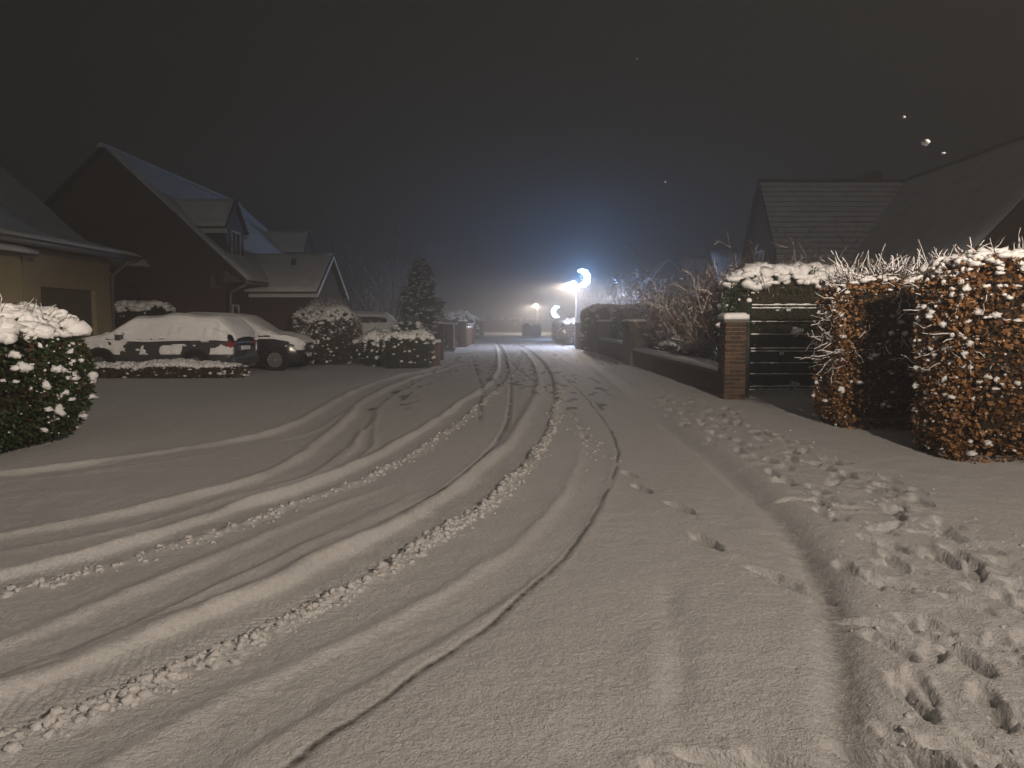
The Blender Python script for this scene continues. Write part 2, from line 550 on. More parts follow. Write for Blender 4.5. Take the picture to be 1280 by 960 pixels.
def hedge(name, label, cat, c, half, k=6, n=6000, L=0.06, W=0.04, leaf='green', top=300, side=120, bs=0.07,
          spikes=0, spike_len=0.3, amp=0.05, zmin=-0.97, group=None, corescale=0.84, spread=0.9, tipsnow=0, capz=0.45):
    """a clipped hedge or shrub: inner branches, leaves through the outer shell, snow lying on top and caught on the sides"""
    c = np.array(c, float)
    half = np.array(half, float)
    t = thing(name, label, cat, (c[0], c[1], 0.0), group)
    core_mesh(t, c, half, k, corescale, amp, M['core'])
    p, nn = superq(n, k, zmin)
    nn = unit(nn / half)
    P = p * half + c
    dep = RNG.exponential(0.06, n).clip(0, 0.25)
    P = P + nn * (bulge(P, amp, 1.5) - dep)[:, None]
    leaves('foliage', P, nn, L, W, M[leaf], t, spread=spread)
    # snow lying on the top
    if top:
        q, qn = superq(top * 4, k, zmin)
        sel = qn[:, 2] > capz
        q, qn = q[sel][:top], qn[sel][:top]
        Q = q * half + c
        Q = Q + unit(qn / half) * (bulge(Q, amp, 1.5) + 0.01)[:, None]
        s = RNG.uniform(0.35, 1.35, len(Q)) * bs
        s = s[:, None] * RNG.uniform(0.75, 1.35, (len(Q), 3)) * np.array([[1.15, 1.15, 0.72]])
        blobs('snow_cap', Q, s, M['snow'], t, rough=0.2)
    if side:
        q, qn = superq(side * 3, k, zmin)
        sel = qn[:, 2] < capz + 0.2
        w = RNG.uniform(0, 1, len(q)) < (0.25 + 0.75 * ((q[:, 2] + 1) / 2) ** 1.5)
        q, qn = q[sel & w][:side], qn[sel & w][:side]
        Q = q * half + c
        Q = Q + unit(qn / half) * (bulge(Q, amp, 1.5) + RNG.normal(0, 0.02, len(Q)))[:, None]
        s = (0.10 + 0.75 * RNG.uniform(0, 1, len(Q)) ** 3.5) * bs
        s = s[:, None] * RNG.uniform(0.7, 1.4, (len(Q), 3)) * np.array([[1.1, 1.1, 0.8]])
        blobs('snow_clumps', Q, s, M['snow'], t, rough=0.3)
    if spikes:
        q, qn = superq(spikes * 3, k, -0.2)
        sel = (qn[:, 2] > 0.3) | (RNG.uniform(0, 1, len(q)) < 0.35)
        q, qn = q[sel][:spikes], qn[sel][:spikes]
        m = len(q)
        Q = q * half * 0.97 + c
        D = unit(unit(qn / half) + RNG.normal(0, 0.75, (m, 3)) + np.array([0, 0, 0.35])) * (RNG.uniform(0.35, 1.1, m) * spike_len)[:, None]
        B = RNG.normal(0, 0.2, (m, 3)) * spike_len + np.array([0, 0, -0.12]) * spike_len
        tw, C = twigs('twigs', Q, D, B, 0.006, 0.003, M['twig'], t, ret=True, wob=0.012)
        # snow carried along the outer part of each twig
        S0 = C[:, 1] + np.array([0, 0, 0.008])
        S1 = C[:, 3] + np.array([0, 0, 0.008])
        r = RNG.uniform(0.0035, 0.011, m)
        twigs('snow_on_twigs', S0, S1 - S0, RNG.normal(0, 0.03, (m, 3)), r, r * 0.4, M['snow'], t, K=5, sides=5, wob=0.008)
    return t

# ================================================================== the ground: one relief, split into road, pavement, forecourt
TRACKS = {  # centre lines in metres, surveyed along the street (x to the right, y ahead)
 'A': [(-2.6, 75), (-1.92, 60.81), (-0.85, 44.56), (-0.32, 25.65), (-0.29, 19.59), (-0.44, 16.22), (-0.72, 13.83), (-0.87, 11.84), (-1.04, 10.18), (-1.19, 9.05), (-1.33, 7.99), (-1.48, 7.32), (-1.66, 6.57), (-2.02, 5.7), (-2.15, 5.32), (-2.48, 4.62), (-2.75, 4.22), (-2.96, 3.92), (-3.7, 2.9), (-5.2, 1.2)],
 'B': [(-1.3, 75), (-0.68, 60.81), (0.5, 44.56), (0.95, 29.02), (0.96, 20.82), (0.79, 15.83), (0.65, 13.55), (0.46, 11.53), (0.29, 9.65), (0.09, 8.3), (-0.17, 6.92), (-0.36, 6.1), (-0.53, 5.53), (-0.68, 5.13), (-0.82, 4.76), (-1.12, 3.98), (-1.34, 3.56), (-1.52, 3.26), (-1.69, 2.99), (-1.83, 2.75), (-1.97, 2.58), (-2.8, 1.4), (-3.9, 0)],
 'C': [(0.27, 47.75), (0.87, 35.15), (1.19, 27.8), (1.32, 20.5), (1.47, 15.83), (1.44, 12.17), (1.37, 9.87), (1.25, 8.3), (1.06, 7.15), (0.85, 6.19), (0.65, 5.45), (0.45, 4.78), (0.34, 4.44), (0.08, 3.85), (-0.13, 3.38), (-0.36, 2.99), (-0.54, 2.67), (-0.69, 2.42), (-0.8, 2.2), (-1.5, 1)],
 'D': [(-0.71, 35.15), (-0.17, 25.17), (-0.04, 16.63), (-0.04, 12.17), (-0.1, 9.87), (-0.23, 8.52), (-0.32, 7.76), (-0.45, 7.0), (-0.58, 6.31), (-0.77, 5.8), (-0.92, 5.45), (-1.1, 4.95)],
 'E': [(-2.2, 48), (-1.98, 35.15), (-1.48, 27.23), (-0.95, 19.59), (-0.7, 16.63), (-0.59, 13.41), (-0.47, 9.87)],
 'F': [(-1.2, 55), (-0.62, 39.3), (-0.2, 29.02), (0.24, 21.49), (0.66, 16.63)],
 'G': [(-1.5, 27), (-2.01, 22.21), (-2.44, 18.75), (-2.59, 15.64), (-2.58, 13.01), (-2.36, 10.95), (-2.22, 9.05), (-2.16, 7.71), (-2.25, 6.78), (-2.62, 6.02), (-2.98, 5.27), (-3.47, 4.69), (-4.6, 3.6)],
 'H': [(-2.0, 26), (-2.47, 21.85), (-3.01, 19.02), (-3.18, 14.77), (-2.99, 11.04), (-3.05, 9.4), (-3.54, 8.46), (-4.14, 7.49), (-4.94, 6.74), (-6.5, 6.0)],
 'I': [(-2.41, 12.52), (-2.06, 10.03), (-1.78, 8.35), (-1.81, 7.19)],
 'J': [(-0.64, 7.0), (-1.0, 6.22), (-1.46, 5.06), (-1.68, 4.43), (-1.86, 3.94), (-2.1, 3.32), (-2.28, 3.04), (-3.2, 1.8)],
 'K': [(1.05, 10.5), (1.0, 8.35), (0.69, 6.31), (0.29, 4.83), (0.0, 4.17), (-0.21, 3.77), (-0.41, 3.42), (-0.81, 2.86), (-1.1, 2.38), (-1.9, 1.0)],
 'L': [(1.9, 60), (1.75, 40), (1.9, 25), (1.85, 17.0)],
 'M': [(0.9, 60), (0.75, 45), (0.3, 30), (-0.1, 20)],
}
KERB = [(4.5, 75), (3.17, 35.15), (2.49, 15.28), (2.23, 9.18), (2.21, 7.49), (2.14, 6.16), (2.08, 5.32), (1.99, 4.62), (1.84, 3.97), (1.73, 3.6), (1.55, 3.11), (1.41, 2.78), (1.25, 2.41), (1.15, 2.1), (0.8, 1.2)]
KERB[0] = (3.4, 75)
# width, depth, ridge height left / right, clumps left / right, tread, dark grit, softness
PROFILE = {
 'A': dict(w=0.24, d=0.036, rl=0.042, rr=0.016, cr=0.026, tread=1, dark=0.10, s=0.05),
 'B': dict(w=0.28, d=0.042, rl=0.050, rr=0.014, cr=0.034, tread=1, dark=0.12, s=0.05),
 'C': dict(w=0.032, d=0.006, rl=0.0, rr=0.0, dark=0.95, s=0.02),
 'D': dict(w=0.05, d=0.012, rl=0.003, rr=0.006, dark=0.8, s=0.03),
 'E': dict(w=0.07, d=0.010, rl=0.003, rr=0.003, dark=0.70, s=0.03),
 'F': dict(w=0.09, d=0.012, rl=0.004, rr=0.004, dark=0.75, s=0.03),
 'G': dict(w=0.26, d=0.026, rl=0.034, rr=0.014, dark=0.0, s=0.12),
 'H': dict(w=0.30, d=0.024, rl=0.040, rr=0.012, dark=0.0, s=0.14),
 'I': dict(w=0.10, d=0.018, rl=0.006, rr=0.012, dark=0.15, s=0.05),
 'J': dict(w=0.24, d=0.018, rl=0.016, rr=0.012, dark=0.0, s=0.10),
 'K': dict(w=0.22, d=0.015, rl=0.014, rr=0.008, dark=0.0, s=0.10),
 'L': dict(w=0.20, d=0.012, rl=0.006, rr=0.006, dark=0.25, s=0.05),
 'M': dict(w=0.20, d=0.014, rl=0.006, rr=0.006, dark=0.35, s=0.05),
}

def catmull(pts, per=6):
    p = np.array([pts[0]] + list(pts) + [pts[-1]], float)
    out = []
    for i in range(1, len(p) - 2):
        a, b, c, d = p[i - 1], p[i], p[i + 1], p[i + 2]
        for t in np.linspace(0, 1, per, endpoint=False):
            out.append(0.5 * (2 * b + (c - a) * t + (2 * a - 5 * b + 4 * c - d) * t * t + (3 * b - a - 3 * c + d) * t ** 3))
    out.append(p[-2])
    return np.array(out)

def dist_to(poly, X, Y, maxd=0.8):
    """signed lateral distance (+ = right of the line as listed, far to near flips it) and arc length; inf where far away"""
    D = np.full(X.shape, np.inf)
    S = np.zeros(X.shape)
    G = np.zeros(X.shape)
    L = 0.0
    seg = np.hypot(*np.diff(poly, axis=0).T)
    tot = seg.sum()
    for i in range(len(poly) - 1):
        a, b = poly[i], poly[i + 1]
        l = seg[i]
        if l < 1e-6:
            continue
        lo = np.minimum(a, b) - maxd
        hi = np.maximum(a, b) + maxd
        idx = np.nonzero((X > lo[0]) & (X < hi[0]) & (Y > lo[1]) & (Y < hi[1]))
        if len(idx[0]):
            x, y = X[idx] - a[0], Y[idx] - a[1]
            u = (b - a) / l
            t = np.clip(x * u[0] + y * u[1], 0, l)
            px, py = x - u[0] * t, y - u[1] * t
            d = np.hypot(px, py)
            sg = np.sign(u[1] * x - u[0] * y)
            old = D[idx]
            m = d < np.abs(old)
            D[idx] = np.where(m, d * np.where(sg == 0, 1, sg), old)
            S[idx] = np.where(m, L + t, S[idx])
        L += l
    return D, S, tot

def kerb_x(y):
    k = np.array(KERB)[::-1]
    return np.interp(y, k[:, 1], k[:, 0])

FOOT = [(1.16, 6.92, 0.25, .03), (1.17, 6.28, 0.2, .05), (1.35, 5.6, 0.35, .055), (1.33, 4.74, 0.3, .06), (1.56, 4.08, 0.6, .05), (1.66, 3.86, 0.7, .04), (1.85, 3.37, 1.0, .06), (2.1, 3.25, 1.1, .05), (2.25, 3.9, 0.9, .05),
        (1.95, 2.55, 0.6, .05), (2.3, 2.9, 0.4, .05), (1.3, 2.28, 0.9, .06), (1.45, 2.22, 0.4, .06), (1.62, 2.33, 1.0, .05), (0.75, 2.3, 1.2, .04), (0.6, 2.22, 1.0, .04), (0.95, 2.25, 0.8, .05),
        (0.98, 11.5, 0.1, .03), (1.02, 10.7, 0.0, .035), (1.0, 9.9, 0.1, .04), (0.95, 9.2, 0.0, .04)]
for wk in range(6):          # people walking along the pavement, one line of steps each
    off, ph, dep = RNG.uniform(0.30, 1.25), RNG.uniform(0, 6), RNG.uniform(0.028, 0.05)
    yy, left = 2.2 + RNG.uniform(0, 0.5), 1
    while yy < 30:
        FOOT.append((float(kerb_x(yy)) + off + 0.12 * math.sin(yy * 0.55 + ph) + left * 0.085, yy, RNG.normal(0.12 * left, 0.12), dep * RNG.uniform(0.6, 1.25)))
        left = -left
        yy += RNG.uniform(0.5, 0.68)
for i in range(70):
    yy = 2.3 + 14 * RNG.uniform(0, 1) ** 1.4
    FOOT.append((float(kerb_x(yy)) + RNG.uniform(0.1, 1.4), yy, RNG.normal(0.0, 0.5), RNG.uniform(0.02, 0.05)))

def relief(X, Y):
    Z = 0.030 * fbm(X * 0.7, Y * 0.7, 3) + 0.022 * fbm(X * 2.6, Y * 1.6, 5)
    near = Y < 14
    slush = np.zeros(X.shape)
    # wind-combed fine relief
    nm = np.nonzero((Y < 16) & (Y > -2))
    if len(nm[0]):
        Z[nm] += 0.012 * fbm(X[nm] * 6, Y[nm] * 9, 9, 3) + 0.005 * fbm(X[nm] * 24, Y[nm] * 24, 21, 2)
    # pavement step and gutter
    kx = kerb_x(Y)
    e = X - kx
    st = smooth01((e + 0.02) / 0.22) * smooth01((Y - 2.0) / 3.5)
    Z += 0.055 * st
    gut = np.exp(-((e + 0.06) / 0.09) ** 2)
    wig = 0.6 + 0.8 * vnoise(Y * 1.7, X * 0 + 3.3, 4)
    Z -= 0.035 * gut * wig
    g2 = np.exp(-((e + 0.03) / 0.10) ** 2)
    slush = np.maximum(slush, 0.36 * g2 * smooth01((7.5 - Y) / 3.5))
    # trodden band of the pavement
    band = smooth01((e - 0.05) / 0.3) * (1 - smooth01((e - 1.1) / 0.45)) * (Y < 45)
    m = np.nonzero(band > 0.01)
    if len(m[0]):
        x, y = X[m], Y[m]
        f = fbm(x * 4.5, y * 3.0, 31, 4)
        Z[m] += band[m] * (0.035 * f + 0.022 * fbm(x * 13, y * 9, 37, 3) - 0.004)
        slush[m] = np.maximum(slush[m], band[m] * 0.12 * (f < -0.1))
    # wheel tracks
    for key, pr in PROFILE.items():
        poly = catmull(TRACKS[key])
        D, S, tot = dist_to(poly, X, Y, 0.9)
        idx = np.nonzero(np.isfinite(D))
        if not len(idx[0]):
            continue
        d, s = -D[idx], S[idx]      # the lines are listed from far to near: flip so that + is the right-hand side
        x, y = X[idx], Y[idx]
        fade = smooth01(s / 3.0) * smooth01((tot - s) / 0.9)
        nzl = 0.55 + 0.7 * vnoise(s * 1.5, s * 0, ord(key)) + 0.5 * fbm(x * 6, y * 5, ord(key) + 3, 3)
        d = d + 0.05 * fbm(x * 3.5, y * 2.5, ord(key) + 8, 3)
        w2 = pr['w'] / 2 * (0.85 + 0.3 * vnoise(s * 2.0, s * 0 + 9, ord(key) + 5))
        inside = 1 - smooth01((np.abs(d) - w2) / pr['s'])
        z = -pr['d'] * inside * nzl
        z += pr.get('rl', 0) * np.exp(-((d + w2 + 0.02 + 0.22 * pr['w']) / (0.028 + 0.17 * pr['w'])) ** 2) * nzl
        z += pr.get('rr', 0) * np.exp(-((d - w2 - 0.02 - 0.25 * pr['w']) / (0.025 + 0.18 * pr['w'])) ** 2) * nzl
        if pr.get('tread'):
            tm = inside * (y < 9)
            z += tm * 0.0045 * np.sin(2 * math.pi * (s + 0.9 * np.abs(d)) / 0.055)
        for sgn, kk in ((1, 'cr'), (-1, 'cl')):
            if kk in pr:
                off = sgn * (w2 + 0.10)
                bandw = np.exp(-((d - off) / 0.085) ** 2) * smooth01((vnoise(s * 1.1, s * 0 + 2, 77 + ord(key)) - 0.1) / 0.25)
                f1, hh = worley(x / 0.075, y / 0.085, 3)
                z += pr[kk] * bandw * np.clip(0.95 - f1 * 1.25, -0.1, 1) * (0.35 + 0.9 * hh)
        Z[idx] += z * fade
        dk = pr['dark'] * np.exp(-(d / (pr['w'] * 0.55)) ** 2) * fade * smooth01((vnoise(s * 2.3, s * 0 + 5, ord(key) + 40) - 0.05) / 0.5) * (0.6 + 0.5 * vnoise(x * 25, y * 25, 7))
        slush[idx] = np.maximum(slush[idx], dk)
    # dropped snow clods near the middle of the road and dark thaw spots further on
    far = np.nonzero((Y > 12) & (Y < 70) & (np.abs(X) < 2.6))
    if len(far[0]):
        x, y = X[far], Y[far]
        sp = smooth01((vnoise(x * 9.0, y * 2.2, 91) - 0.68) / 0.12) * smooth01((vnoise(x * 0.8, y * 0.16, 95) - 0.35) / 0.3)
        slush[far] = np.maximum(slush[far], 0.75 * sp)
    verge = np.nonzero((e > 0.15) & (e < 1.2) & (Y > 24) & (Y < 60))
    if len(verge[0]):
        x, y = X[verge], Y[verge]
        sp = smooth01((vnoise(x * 8.0, y * 2.4, 191) - 0.58) / 0.15)
        slush[verge] = np.maximum(slush[verge], 0.7 * sp)
    # footprints
    for fx, fy, fa, fd in FOOT:
        r = 0.42
        idx = np.nonzero((np.abs(X - fx) < r) & (np.abs(Y - fy) < r))
        if not len(idx[0]):
            continue
        x, y = X[idx] - fx, Y[idx] - fy
        c, s_ = math.cos(fa), math.sin(fa)
        a = x * c + y * s_
        b = -x * s_ + y * c
        a = a + 0.05 * (fbm(x * 9 + fx, y * 9 + fy, 51, 3))
        b = b + 0.06 * (fbm(x * 7 + fy, y * 7 + fx, 53, 3))
        ln = 0.13 + 1.6 * max(0.0, fd - 0.02)
        q = np.sqrt((a / 0.048) ** 2 + (b / ln) ** 2)
        Z[idx] += -fd * (1 - smooth01((q - 0.75) / 0.45)) + 0.16 * fd * np.exp(-((q - 1.4) / 0.25) ** 2) * (vnoise(x * 12 + fx, y * 12, 5) > 0.4)
        slush[idx] = np.maximum(slush[idx], 0.30 * (q < 0.85) * (fd > 0.035))
    # soft hollows blown into the near road
    for hx, hy, ra, rb, an, dp in ((0.72, 2.95, 0.07, 0.40, -0.25, 0.02), (0.84, 3.7, 0.07, 0.28, -0.25, 0.02), (0.60, 2.95, 0.10, 0.3, -0.25, -0.012), (0.35, 2.35, 0.2, 0.2, 0, 0.02)):
        x, y = X - hx, Y - hy
        c, s_ = math.cos(an), math.sin(an)
        q = ((x * c + y * s_) / ra) ** 2 + ((-x * s_ + y * c) / rb) ** 2
        Z -= dp * np.exp(-q)
    # heaped clods at the near pavement edge
    m = np.nonzero((np.abs(Y - 2.25) < 0.35) & (X > 0.5) & (X < 2.2))
    if len(m[0]):
        x, y = X[m], Y[m]
        f1, hh = worley(x / 0.09, y / 0.10, 13)
        w = np.exp(-((y - 2.25) / 0.10) ** 2) * smooth01((vnoise(x * 3, y * 0, 61) - 0.25) / 0.3)
        Z[m] += 0.02 * w * np.clip(1 - f1 * 1.25, -0.2, 1) * (0.3 + hh)
    return Z, slush

def build_ground():
    ys = [-16 + 0.8 * i for i in range(20)]
    y = 0.0
    while y < 1.6:
        ys.append(y)
        y += 0.05
    y = 1.6
    while y < 130:
        ys.append(y)
        y += 0.0088 * (max(y, 2.2) / 3) ** 1.55
    while y < 900:
        ys.append(y)
        y *= 1.12
    ys = np.array(ys)
    def cols(lim, ds0, ds1):
        s = 0.0
        out = []
        while s < lim:
            out.append(s)
            s += ds0 if s < 0.14 else ds1
        while s < 9:
            out.append(s)
            s += max(ds1, 0.1 * (s - lim) + 0.004)
        return out
    half = cols(0.72, 0.0014, 0.0024)
    ss = np.array([-a for a in half[:0:-1]] + half)
    SS, YY = np.meshgrid(ss, ys)
    XX = SS * (np.maximum(YY, 0) + 2.3)
    Z, sl = relief(XX, YY)
    # ground sinks a little where the snow is swept thin under the hedges, nothing else
    nr, nc = XX.shape
    V = np.stack([XX, YY, Z], -1).reshape(-1, 3)
    sl = sl.ravel()
    i = np.arange(nr - 1)[:, None] * nc + np.arange(nc - 1)[None]
    F = np.stack([i, i + 1, i + nc + 1, i + nc], -1).reshape(-1, 4)
    cx = V[F].mean(1)
    kx = kerb_x(cx[:, 1])
    lx = np.interp(cx[:, 1], [-20, 2, 9, 16, 22, 60, 1000], [-3.4, -3.0, -2.7, -3.1, -2.5, -2.6, -2.8])
    zone = np.where(cx[:, 0] > kx, np.where(cx[:, 0] > 4.2, 3, 1), np.where(cx[:, 0] < lx, 2, 0))
    zone = np.where(cx[:, 1] > 90, 4, zone)
    for zi, nm in ((0, 'road'), (1, 'pavement'), (2, 'forecourt'), (3, 'garden_ground'), (4, 'ground')):
        f = F[zone == zi]
        u, inv = np.unique(f, return_inverse=True)
        o = mesh_np(nm, V[u], inv.reshape(-1, 4), M['ground'], None, True, {'slush': sl[u]})
        o['kind'] = 'structure'
        o['label'] = {'road': 'snow covered road with curving tyre tracks', 'pavement': 'snow covered pavement trodden with footprints',
                      'forecourt': 'snow covered open forecourt on the left of the road', 'garden_ground': 'snow covered garden ground behind the walls and hedges',
                      'ground': 'snow covered ground beyond the end of the street'}[nm]
build_ground()

# loose clods of snow thrown up beside the wheel tracks
def track_clods():
    C, S = [], []
    for key, off, n in (('A', 0.24, 420), ('B', 0.25, 1300)):
        poly = catmull(TRACKS[key], 10)
        sel = (poly[:, 1] < 17) & (poly[:, 1] > 2)
        pts = poly[sel]
        for _ in range(n):
            i = RNG.integers(0, len(pts) - 1)
            a, b = pts[i], pts[i + 1]
            t = RNG.uniform()
            u = (b - a) / max(np.hypot(*(b - a)), 1e-6)
            nrm = np.array([-u[1], u[0]])       # lines run towards the camera: left of travel is the right-hand side
            q = a + (b - a) * t + nrm * (off + RNG.normal(0, 0.05))
            C.append(q)
            S.append(0.006 + 0.02 * RNG.uniform() ** 1.7)
    for _ in range(260):
        yy = 2.2 + 16 * RNG.uniform() ** 1.6
        C.append(np.array([float(kerb_x(yy)) + RNG.uniform(0.0, 1.5), yy]))
        S.append(RNG.uniform(0.004, 0.014))
    for _ in range(90):
        yy = 7 + 9 * RNG.uniform()
        C.append(np.array([0.95 + RNG.normal(0, 0.12), yy]))
        S.append(RNG.uniform(0.006, 0.02))
    C = np.array(C)
    S = np.array(S)
    z, _ = relief(C[:, 0].copy(), C[:, 1].copy())
    o = blobs('snow_clods', np.column_stack([C, z + S * 0.08]), S, M['clod'], None, rough=0.3)
    o['label'] = 'loose clods of snow thrown up beside the wheel tracks'
    o['category'] = 'snow clods'
track_clods()

# ================================================================== street lamps and the lit crescents
def street_lamp(label, x, y, h, watts, tilt=18, wide=0.0):
    t = thing('street_lamp', label, 'street lamp', (x, y, 0), 'street lamps on the right hand pavement')
    MB().tube([(0, 0, 0), (0, 0, 0.9), (0, 0, 0.95), (0, 0, h - 0.1), (0, 0, h)], [0.085, 0.085, 0.06, 0.045, 0.045], 12).build('pole', M['pole'], t, True, local=True)
    MB().box(-0.11, 0.11, -0.11, 0.11, 0, 0.04).build('base_plate', M['pole'], t, local=True)
    MB().tube([(0, 0, h - 0.06), (-0.06, 0, h + 0.02), (-0.16, 0, h + 0.03)], 0.03, 8).build('arm', M['pole'], t, True, local=True)
    hd = MB()
    secs = [(-0.12, 0.05, 0.05), (-0.2, 0.10, 0.085), (-0.42, 0.12, 0.085), (-0.56, 0.08, 0.05)]
    n = len(secs)
    for sx, sw, sh in secs:
        hd.v += [(sx, -sw, h), (sx, -sw * 0.6, h + sh), (sx, sw * 0.6, h + sh), (sx, sw, h), (sx, sw * 0.9, h - 0.015), (sx, -sw * 0.9, h - 0.015)]
    for i in range(n - 1):
        for k in range(6):
            hd.f.append((i * 6 + k, i * 6 + (k + 1) % 6, (i + 1) * 6 + (k + 1) % 6, (i + 1) * 6 + k))
    hd.f += [tuple(range(5, -1, -1)), tuple((n - 1) * 6 + k for k in range(6))]
    head = hd.build('lamp_head', M['grey_pipe'], t, True, local=True)
    MB().box(-0.46, -0.2, -0.08, 0.08, h - 0.04, h - 0.017).build('lens', M['lamp_lens'], head, local=True)
    b = blobs('snow_cap', [(-0.34, 0, h + 0.10), (-0.22, 0, h + 0.10), (-0.46, 0, h + 0.085)], np.array([[0.12, 0.09, 0.03]] * 3), M['snow'], head, rough=0.1, local=True)
    ld = bpy.data.lights.new('lamp_light', 'POINT' if wide else 'SPOT')
    ld.energy = watts
    ld.color = LAMP_COL
    if wide:
        # a road lantern throws most of its light along the street: intensity rises towards the cut-off, none above it
        ld.use_nodes = True
        nt = ld.node_tree
        em = nt.nodes['Emission']
        tc = N(nt, 'ShaderNodeTexCoord')
        sp = N(nt, 'ShaderNodeSeparateXYZ')
        nt.links.new(tc.outputs['Normal'], sp.inputs[0])
        ng = N(nt, 'ShaderNodeMath', operation='MULTIPLY')
        ng.inputs[1].default_value = -1.0
        nt.links.new(sp.outputs[2], ng.inputs[0])
        mx = N(nt, 'ShaderNodeMath', operation='MAXIMUM')
        mx.inputs[1].default_value = 0.13
        nt.links.new(ng.outputs[0], mx.inputs[0])
        pw = N(nt, 'ShaderNodeMath', operation='POWER')
        pw.inputs[1].default_value = -wide
        nt.links.new(mx.outputs[0], pw.inputs[0])
        mr = N(nt, 'ShaderNodeMapRange')
        mr.inputs['From Min'].default_value = 0.0 if wide > 1 else -0.14
        mr.interpolation_type = 'SMOOTHSTEP'
        mr.inputs['From Max'].default_value = 0.2 if wide > 1 else 0.36
        nt.links.new(ng.outputs[0], mr.inputs['Value'])
        ml = N(nt, 'ShaderNodeMath', operation='MULTIPLY')
        nt.links.new(pw.outputs[0], ml.inputs[0])
        nt.links.new(mr.outputs[0], ml.inputs[1])
        nt.links.new(ml.outputs[0], em.inputs['Strength'])
    else:
        ld.spot_size = R(165)
        ld.spot_blend = 0.6
    ld.shadow_soft_size = 0.09
    lo = bpy.data.objects.new('lamp_light', ld)
    lo.location = (-0.33, 0, h - 0.10)
    lo.rotation_euler = (0, 0 if wide else R(-tilt), 0)
    lo.parent = t
    COL.objects.link(lo)
    return t

def crescent(label, x, y, z, r, arm_to=None, pole=False, watts=300, flip=1):
    """a crescent moon of blue-white light strings on a wire frame, facing the street"""
    t = thing('crescent_light', label, 'light ornament', (x, y, 0), 'lit crescent moons')
    n = 22
    outer, inner = [], []
    for i in range(n + 1):
        a = R(118) - R(236) * i / n
        outer.append((r * math.cos(a), r * math.sin(a)))
    tip0, tip1 = outer[0], outer[-1]
    # inner arc through both tips, bulging the same way
    sag = r * 0.30
    for i in range(n + 1):
        u = i / n
        bx = tip0[0] + (tip1[0] - tip0[0]) * u
        bz = tip0[1] + (tip1[1] - tip0[1]) * u
        inner.append((bx + sag * 2.9 * 4 * u * (1 - u) * 0.92, bz))
    fr = MB()
    fr.tube([(flip * p[0], 0, z + p[1]) for p in outer], 0.018, 6)
    fr.tube([(flip * p[0], 0, z + p[1]) for p in inner], 0.018, 6)
    fr.build('wire_frame', M['pole'], t, True, local=True)
    pn = MB()
    th = 0.05
    for i in range(n):
        q = [outer[i], outer[i + 1], inner[i + 1], inner[i]]
        q = [(flip * a * 0.985, b * 0.985) for a, b in q]
        vs = [(a, -th, z + b) for a, b in q] + [(a, th, z + b) for a, b in q]
        pn.add(vs, [(0, 1, 2, 3), (7, 6, 5, 4), (0, 4, 5, 1), (3, 2, 6, 7), (0, 3, 7, 4), (1, 5, 6, 2)])
    pn.build('light_panel', M['moon_light'], t, local=True)
    # tufts of bulbs over the panel
    C = []
    for i in range(1, n, 1):
        for u in (0.0, 0.35, 0.7):
            a = np.array(outer[i]) * (1 - u) + np.array(inner[i]) * u
            C.append((flip * a[0] + random.uniform(-.03, .03), random.uniform(-0.08, 0.08), z + a[1] + random.uniform(-.03, .03)))
    bl = blobs('bulbs', np.array(C), RNG.uniform(0.03, 0.07, len(C)) * r / 0.47, M['moon_light'], t, rough=0.1, tmpl=ICO0, local=True)
    if arm_to is not None:
        MB().tube([(arm_to[0] - x, 0, arm_to[1]), (flip * tip1[0] * 0.6, 0, z + tip1[1] - 0.01), (flip * outer[-4][0], 0, z + outer[-4][1])], 0.02, 6).build('bracket', M['pole'], t, True, local=True)
    if pole:
        MB().tube([(flip * tip1[0] * 0.2, 0, 0), (flip * tip1[0] * 0.2, 0, z + tip1[1])], 0.04, 8).build('pole', M['pole'], t, True, local=True)
    ld = bpy.data.lights.new('moon_glow_light', 'POINT')
    ld.energy = watts
    ld.color = (0.22, 0.48, 1.0)
    ld.shadow_soft_size = r * 0.5
    lo = bpy.data.objects.new('moon_glow_light', ld)
    lo.location = (flip * r * 0.6, 0, z)
    lo.parent = t
    COL.objects.link(lo)
    return t

street_lamp('street lamp with a pale column and lit head beside the large blue crescent', 3.75, 41.8, 3.78, LAMP_FAR_W, wide=0.8)
street_lamp('farthest street lamp, small and hazy, above the dark hedge block at the road end', 3.15, 88, 3.65, LAMP_FAR_W * 1.5, wide=0.8)
street_lamp('street lamp behind the camera that lights the near road and hedges', 3.9, -1.4, 4.6, LAMP_NEAR_W, 12, wide=1.9)
crescent('large blue crescent moon light fixed to the nearer street lamp', 4.05, 41.7, 4.02, 0.50, arm_to=(3.75, 3.62), watts=MOON_W)
crescent('small blue crescent moon light low behind the far hedge', 3.78, 60, 2.32, 0.46, pole=True, watts=MOON_W * 0.25, flip=-1)

